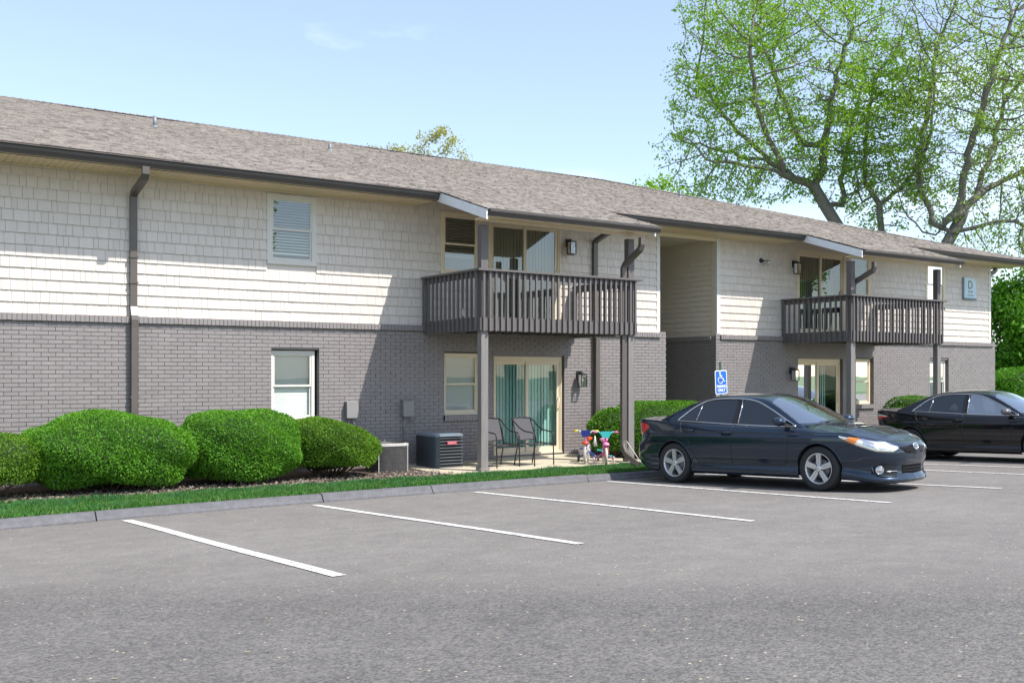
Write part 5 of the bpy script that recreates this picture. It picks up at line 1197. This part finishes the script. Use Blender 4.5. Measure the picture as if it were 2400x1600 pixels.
put(raw_mesh('grass', np.stack([b0 - s_, b0 + s_, tip], 1).reshape(-1, 3), n, gm, None, gi_, k=3), kind='stuff')

# ---- yellow catkins and grit blown over the tarmac and along the kerb
n = 1600; x = rng.uniform(-3, 17, n); ky = np.array([kerb_y(v) for v in x]); near = rng.random(n) < .45
y = np.where(near, ky - .03 - np.abs(rng.normal(0, .07, n)), ky - .1 - rng.random(n) * 8.0)
p = np.stack([x, y, np.array([gz(v) + .012 * noise.noise(Vector((a * .3, v * .3, 0))) * min(1, (k_ + .1 - v) / 2) for a, v, k_ in zip(x, y, ky)]) + .006], 1)
d = unit(np.stack([rng.normal(size=n), rng.normal(size=n), np.zeros(n)], 1)); sz = rng.uniform(.012, .030, n)
sd_ = np.stack([-d[:, 1], d[:, 0], np.zeros(n)], 1) * (sz * .16)[:, None]; tp = p + d * sz[:, None] + (0, 0, .003)
put(raw_mesh('fallen_catkins', np.stack([p - sd_, tp - sd_, tp + sd_, p + sd_], 1).reshape(-1, 3), n, [mat('catkin_yellow', (.42, .35, .14), .9), mat('catkin_tan', (.34, .27, .17), .9), mat('grit_dark', (.06, .055, .05), .9)], None, rng.choice(3, n, p=(.45, .3, .25))), kind='stuff')
# ---- trees grown towards points in their crowns
M['bark'] = mat('grey_bark', (.185, .168, .148), .9, var=.3, vscale=6, bump=.6, bscale=20, bdist=.03, stretch=(3, 3, .8))
def grow(trunk, attr, step, di, dk, seed, iters=120, up=.10, limbs=()):
    rnd = np.random.default_rng(seed); nodes = [Vector(p) for p in trunk]; par = list(range(-1, len(trunk) - 1))
    for lb_ in limbs:                                    # main limbs, wavy, each joined to the nearest wood
        last = min(range(len(nodes)), key=lambda i: (nodes[i] - Vector(lb_[0])).length); P_ = crom([nodes[last]] + [Vector(q) for q in lb_], max(4, int(sum((Vector(a) - Vector(b)).length for a, b in zip(lb_, lb_[1:])) / step)))[1:]
        for q in P_:
            nodes.append(Vector(q) + Vector(rnd.normal(0, .05, 3))); par.append(last); last = len(nodes) - 1
    att = [Vector(a) for a in attr]; alive = list(range(len(att)))
    for it in range(iters):
        kd = kdtree.KDTree(len(nodes))
        for i, p in enumerate(nodes): kd.insert(p, i)
        kd.balance(); pull = {}; keep = []
        for a in alive:
            co, i, ds = kd.find(att[a])
            if ds < dk: continue
            keep.append(a)
            if ds < di: pull.setdefault(i, []).append((att[a] - co).normalized())
        alive = keep
        if not pull: break
        for i, vs in pull.items():
            v = Vector((0, 0, up))
            for q in vs: v += q
            v += Vector(rnd.normal(0, .16, 3)) * len(vs) ** .5
            if v.length < 1e-4: continue
            v.normalize(); nodes.append(nodes[i] + v * step); par.append(i)
    return nodes, par
def tree(name, lb, loc, trunk, blobs, n_attr, step, leafm, n_leaf, L_, seed, r_tip=.012, cat='tree', group=None, spread=.35, expo=2.35, dens=1.0, twig=True, fill=1.0, barkm=None, holes=.45, clus=6, limbs=(), dkf=1.7):
    rg = np.random.default_rng(seed); t = empty(name, loc, 0, lb, cat, group)
    tot = sum(b[3] * b[4] * b[5] for b in blobs); attr = []
    for (x, y, z, rx, ry, rz2) in blobs:
        k = int(n_attr * rx * ry * rz2 / tot); d = unit(rg.normal(size=(k, 3))) * (rg.random((k, 1)) ** (1 / 2.4)); attr.append(d * (rx, ry, rz2) + (x, y, z))
    attr = np.vstack(attr)
    nodes, par = grow(trunk, attr, step, step * 14, step * dkf, seed, limbs=limbs)
    nn = len(nodes); kids = [[] for _ in range(nn)]
    for i, p in enumerate(par):
        if p >= 0: kids[p].append(i)
    rad = [0.0] * nn; order = list(range(nn))
    for i in reversed(order):
        rad[i] = r_tip if not kids[i] else sum(rad[k] ** expo for k in kids[i]) ** (1 / expo)
    # chains -> tubes
    mb = MB(); starts = [(0, -1)]
    while starts:
        i, p0 = starts.pop(); ch = [p0, i] if p0 >= 0 else [i]
        while kids[i]:
            ks = sorted(kids[i], key=lambda k: -rad[k])
            for k in ks[1:]: starts.append((k, i))
            i = ks[0]; ch.append(i)
        pts = [nodes[c] for c in ch]; rs2 = [rad[c] for c in ch]
        if p0 >= 0: rs2[0] = min(rs2[0], rs2[1] * 1.15)
        if len(pts) > 1: mb.tube(pts, rs2, 7 if rs2[0] > .06 else 4, cap=False)
    mb.build('trunk', barkm or M['bark'], t)
    # leaves gather round thin wood; noise opens gaps between clumps
    thin = np.array([list(nodes[i]) for i in range(nn) if rad[i] < r_tip * 3.4 and i >= len(trunk)])
    k = int(n_leaf * 1.9); src = thin[rg.integers(0, len(thin), k)]; nz_ = np.array([noise.noise(Vector(q) * .42) + .5 * noise.noise(Vector(q) * 1.1 + Vector((9, 2, 4))) for q in src])
    src = src[nz_ + rg.normal(0, .22, k) > holes - .62][:max(40, n_leaf // clus)]
    src = np.repeat(src + rg.normal(0, .12, src.shape), clus, 0); k = len(src)
    p = src + rg.normal(0, spread, (k, 3)) * (1, 1, .6); d = unit(rg.normal(size=(k, 3)) + (0, 0, -.35)); sz = L_ * rg.uniform(.6, 1.35, k)
    raw_mesh('crown', leaf_quads(p, d, sz, sz * .62, rg), k, leafm, t)
    return t
lm_t = leaf_mat('spring_leaf', (.17, .36, .025), (.34, .54, .05), .48, .25, .35)
lm_t2 = leaf_mat('pale_leaf', (.22, .37, .05), (.38, .53, .09), .48, .2, .35)
lm_y = leaf_mat('willow_leaf', (.34, .34, .075), (.50, .48, .12), .45, .2, .6)
CAMR = Vector((.8009, -.5988, 0)); CAMF = Vector((.5988, .8009, 0))
def P3(a, d_, z): v = CAMR * a + CAMF * d_; return (v.x, v.y, z)
# left big tree: local axes: a = across the view, d = away, z up
def LM(*pts, o=(1965, 530, 8.9)): return [P3((x - o[0]) / 50.9, d_, o[2] - (y - o[1]) / 50.9) for x, y, d_ in pts]
def blobs(lst): return [(*P3(a, d_, z), ra, ra * .95 if len(q) == 0 else q[0], rz2) for (a, d_, z, ra, rz2, *q) in lst]
tree('broadleaf_tree', 'tall spring tree with a forked leaning trunk behind the roof, left of the pair', (37.2, 13.8, -.4),
     [P3(.9, 0, 0), P3(.85, 0, 2.5), P3(.75, 0, 5), P3(.5, 0, 7.2), P3(.1, 0, 8.7), P3(-.55, .1, 9.8), P3(-1.1, .2, 10.8)],
     blobs([(-2.9, 0, 15.4, 5.2, 5.6), (-5.8, .5, 12.3, 2.8, 2.9), (.6, .5, 16.4, 3.8, 4.6), (-3.5, 0, 19.0, 4.2, 2.2), (2.6, -.5, 13.2, 2.6, 3.2), (-1.2, 0, 11.8, 3.2, 1.8)]), 6500, .36, lm_t, 37000, .14, 12, r_tip=.015, expo=2.35, spread=.20, holes=.62, dkf=1.35, clus=10,
     limbs=[LM((1850, 405, .3), (1790, 350, .8), (1700, 250, 1.2), (1640, 160, 1.5)), LM((1840, 418, -.4), (1760, 398, -1), (1650, 392, -1.6)), LM((1925, 400, 0), (1930, 320, -.4), (1950, 200, -.8), (1985, 80, -1)), LM((1880, 330, .3), (1850, 220, 1.2), (1800, 60, 2)),
            LM((1830, 395, -.5), (1770, 300, -1.6), (1740, 150, -2.4)), LM((1985, 470, .6), (1985, 420, 1.2), (2010, 320, 1.8), (2040, 200, 2.2)), LM((1800, 372, .6), (1690, 330, 2.0), (1610, 300, 2.6))])
tree('broadleaf_tree', 'slender many stemmed tree rising between the two big trees behind the roof', (38.3, 12.6, -.4),
     [P3(.55, 0, 0), P3(.5, 0, 3), P3(.4, 0, 6), P3(.35, .1, 8.4)], blobs([(.6, .4, 13.2, 2.7, 4.0), (.2, 0, 10.3, 2.4, 2.0), (1.6, 0, 16.5, 2.0, 2.6)]), 1600, .36, lm_t, 7500, .14, 31, r_tip=.015, expo=2.35, spread=.2, holes=.60, dkf=1.35, clus=10,
     limbs=[LM((2065, 470, 0), (2040, 400, .6), (2050, 280, 1), (2070, 150, 1.2), o=(2055, 545, 8.4)), LM((2075, 465, 0), (2140, 400, -.4), (2170, 320, -.8), (2180, 200, -1), o=(2055, 545, 8.4)), LM((2030, 460, .3), (2000, 400, -1), o=(2055, 545, 8.4))])
tree('broadleaf_tree', 'tall spring tree leaning right with a bare streaky crown at the right edge', (39.0, 9.9, -.4),
     [P3(-.6, 0, 0), P3(-.5, 0, 3), P3(-.3, 0, 5.4), P3(.2, 0, 7.2), P3(1.2, .2, 8.9), P3(2.0, .3, 10.2)],
     blobs([(2.6, 0, 14.6, 4.4, 6.0), (1.2, .5, 17.8, 3.2, 3.2), (5.4, 0, 13.5, 3.4, 5.4), (.6, 0, 10.4, 2.6, 2.2), (3.6, 0, 8.6, 3.4, 2.2)]), 6500, .36, lm_t2, 27000, .13, 44, r_tip=.015, expo=2.35, spread=.20, holes=.64, dkf=1.35, clus=10,
     limbs=[LM((2260, 480, 0), (2330, 430, .5), (2410, 390, 1), (2480, 330, 1.2), o=(2190, 575, 7.6)), LM((2235, 500, -.3), (2250, 400, -.8), (2280, 250, -1.4), (2330, 90, -1.6), o=(2190, 575, 7.6)), LM((2200, 520, .3), (2170, 400, 1), (2200, 250, 1.6), (2225, 90, 2), o=(2190, 575, 7.6)),
            LM((2290, 455, .4), (2350, 330, 1.6), (2400, 200, 2.2), o=(2190, 575, 7.6)), LM((2230, 540, 0), (2310, 520, -.6), (2400, 530, -1), o=(2190, 575, 7.6)), LM((2185, 540, 0), (2120, 500, -.6), (2090, 430, -1), o=(2190, 575, 7.6))])
tree('broadleaf_tree', 'small light green treetop showing over the ridge left of the big trees', (37.9, 28.2, -.4),
     [P3(0, 0, 0), P3(0, 0, 4), P3(.1, 0, 7)], blobs([(.3, 0, 11.0, 2.6, 2.6), (-1.2, 0, 11.6, 1.4, 1.4)]), 300, .45, lm_t, 8000, .2, 52, r_tip=.016, spread=.35, holes=.40)
tree('willow_tree', 'yellowish treetop showing over the ridge in the middle', (34.1, 49.8, -.4),
     [P3(0, 0, 0), P3(0, 0, 6), P3(0, 0, 11)], blobs([(-2.3, 0, 17.0, 2.2, 2.3), (1.3, 0, 17.4, 2.3, 2.6), (0, 0, 15, 4.2, 2.0), (3.2, 0, 16.2, 1.4, 1.7)]), 620, .5, lm_y, 12000, .17, 61, r_tip=.018, spread=.24, holes=.45)
GR = 'green trees beyond the right end of the building'
tree('broadleaf_tree', 'dense bright green tree above the far hedge, right of the building', (44.6, 9.4, -.4), [P3(0, 0, 0), P3(0, 0, 1.5), P3(0, 0, 2.6)], blobs([(.0, 0, 4.3, 1.9, 2.6), (-.9, .4, 3.0, 1.3, 1.6), (.9, 0, 6.3, 1.2, 1.5)]), 420, .4, lm_g, 13000, .20, 71, spread=.34, group=GR, holes=.32)
tree('broadleaf_tree', 'looser green tree at the right frame edge above the far hedge', (52.0, 9.6, -.4), [P3(0, 0, 0), P3(0, 0, 2), P3(.1, 0, 3.4)], blobs([(.2, 0, 5.2, 2.4, 3.0), (1.6, .4, 7.6, 1.8, 2.4), (-.4, 0, 3.0, 2.0, 1.8)]), 420, .45, lm_t, 9000, .26, 72, spread=.36, group=GR, holes=.35)
# trees on the far side of the car park, seen only in the glass and the paint
tb = tree('broadleaf_tree', 'spring tree across the car park behind the photographer', (19, -52, .3), [(0, 0, 0), (.1, 0, 3), (.0, .2, 5)], [(0, 0, 11, 5.2, 5.2, 5.0), (1, 0, 15, 3.4, 3.4, 3)], 420, .6, lm_t, 9000, .34, 81, r_tip=.02, spread=.5, group='trees across the car park', holes=.45)
for (x, y, rzv, sc_) in ((4, -50, 1.2, .85), (66, -46, .5, 1.0), (-14, -50, 3.3, 1.0)):
    o = copy_tree(tb); o.location = (x, y, .3); o.rotation_euler.z = rzv; o.scale = (sc_,) * 3
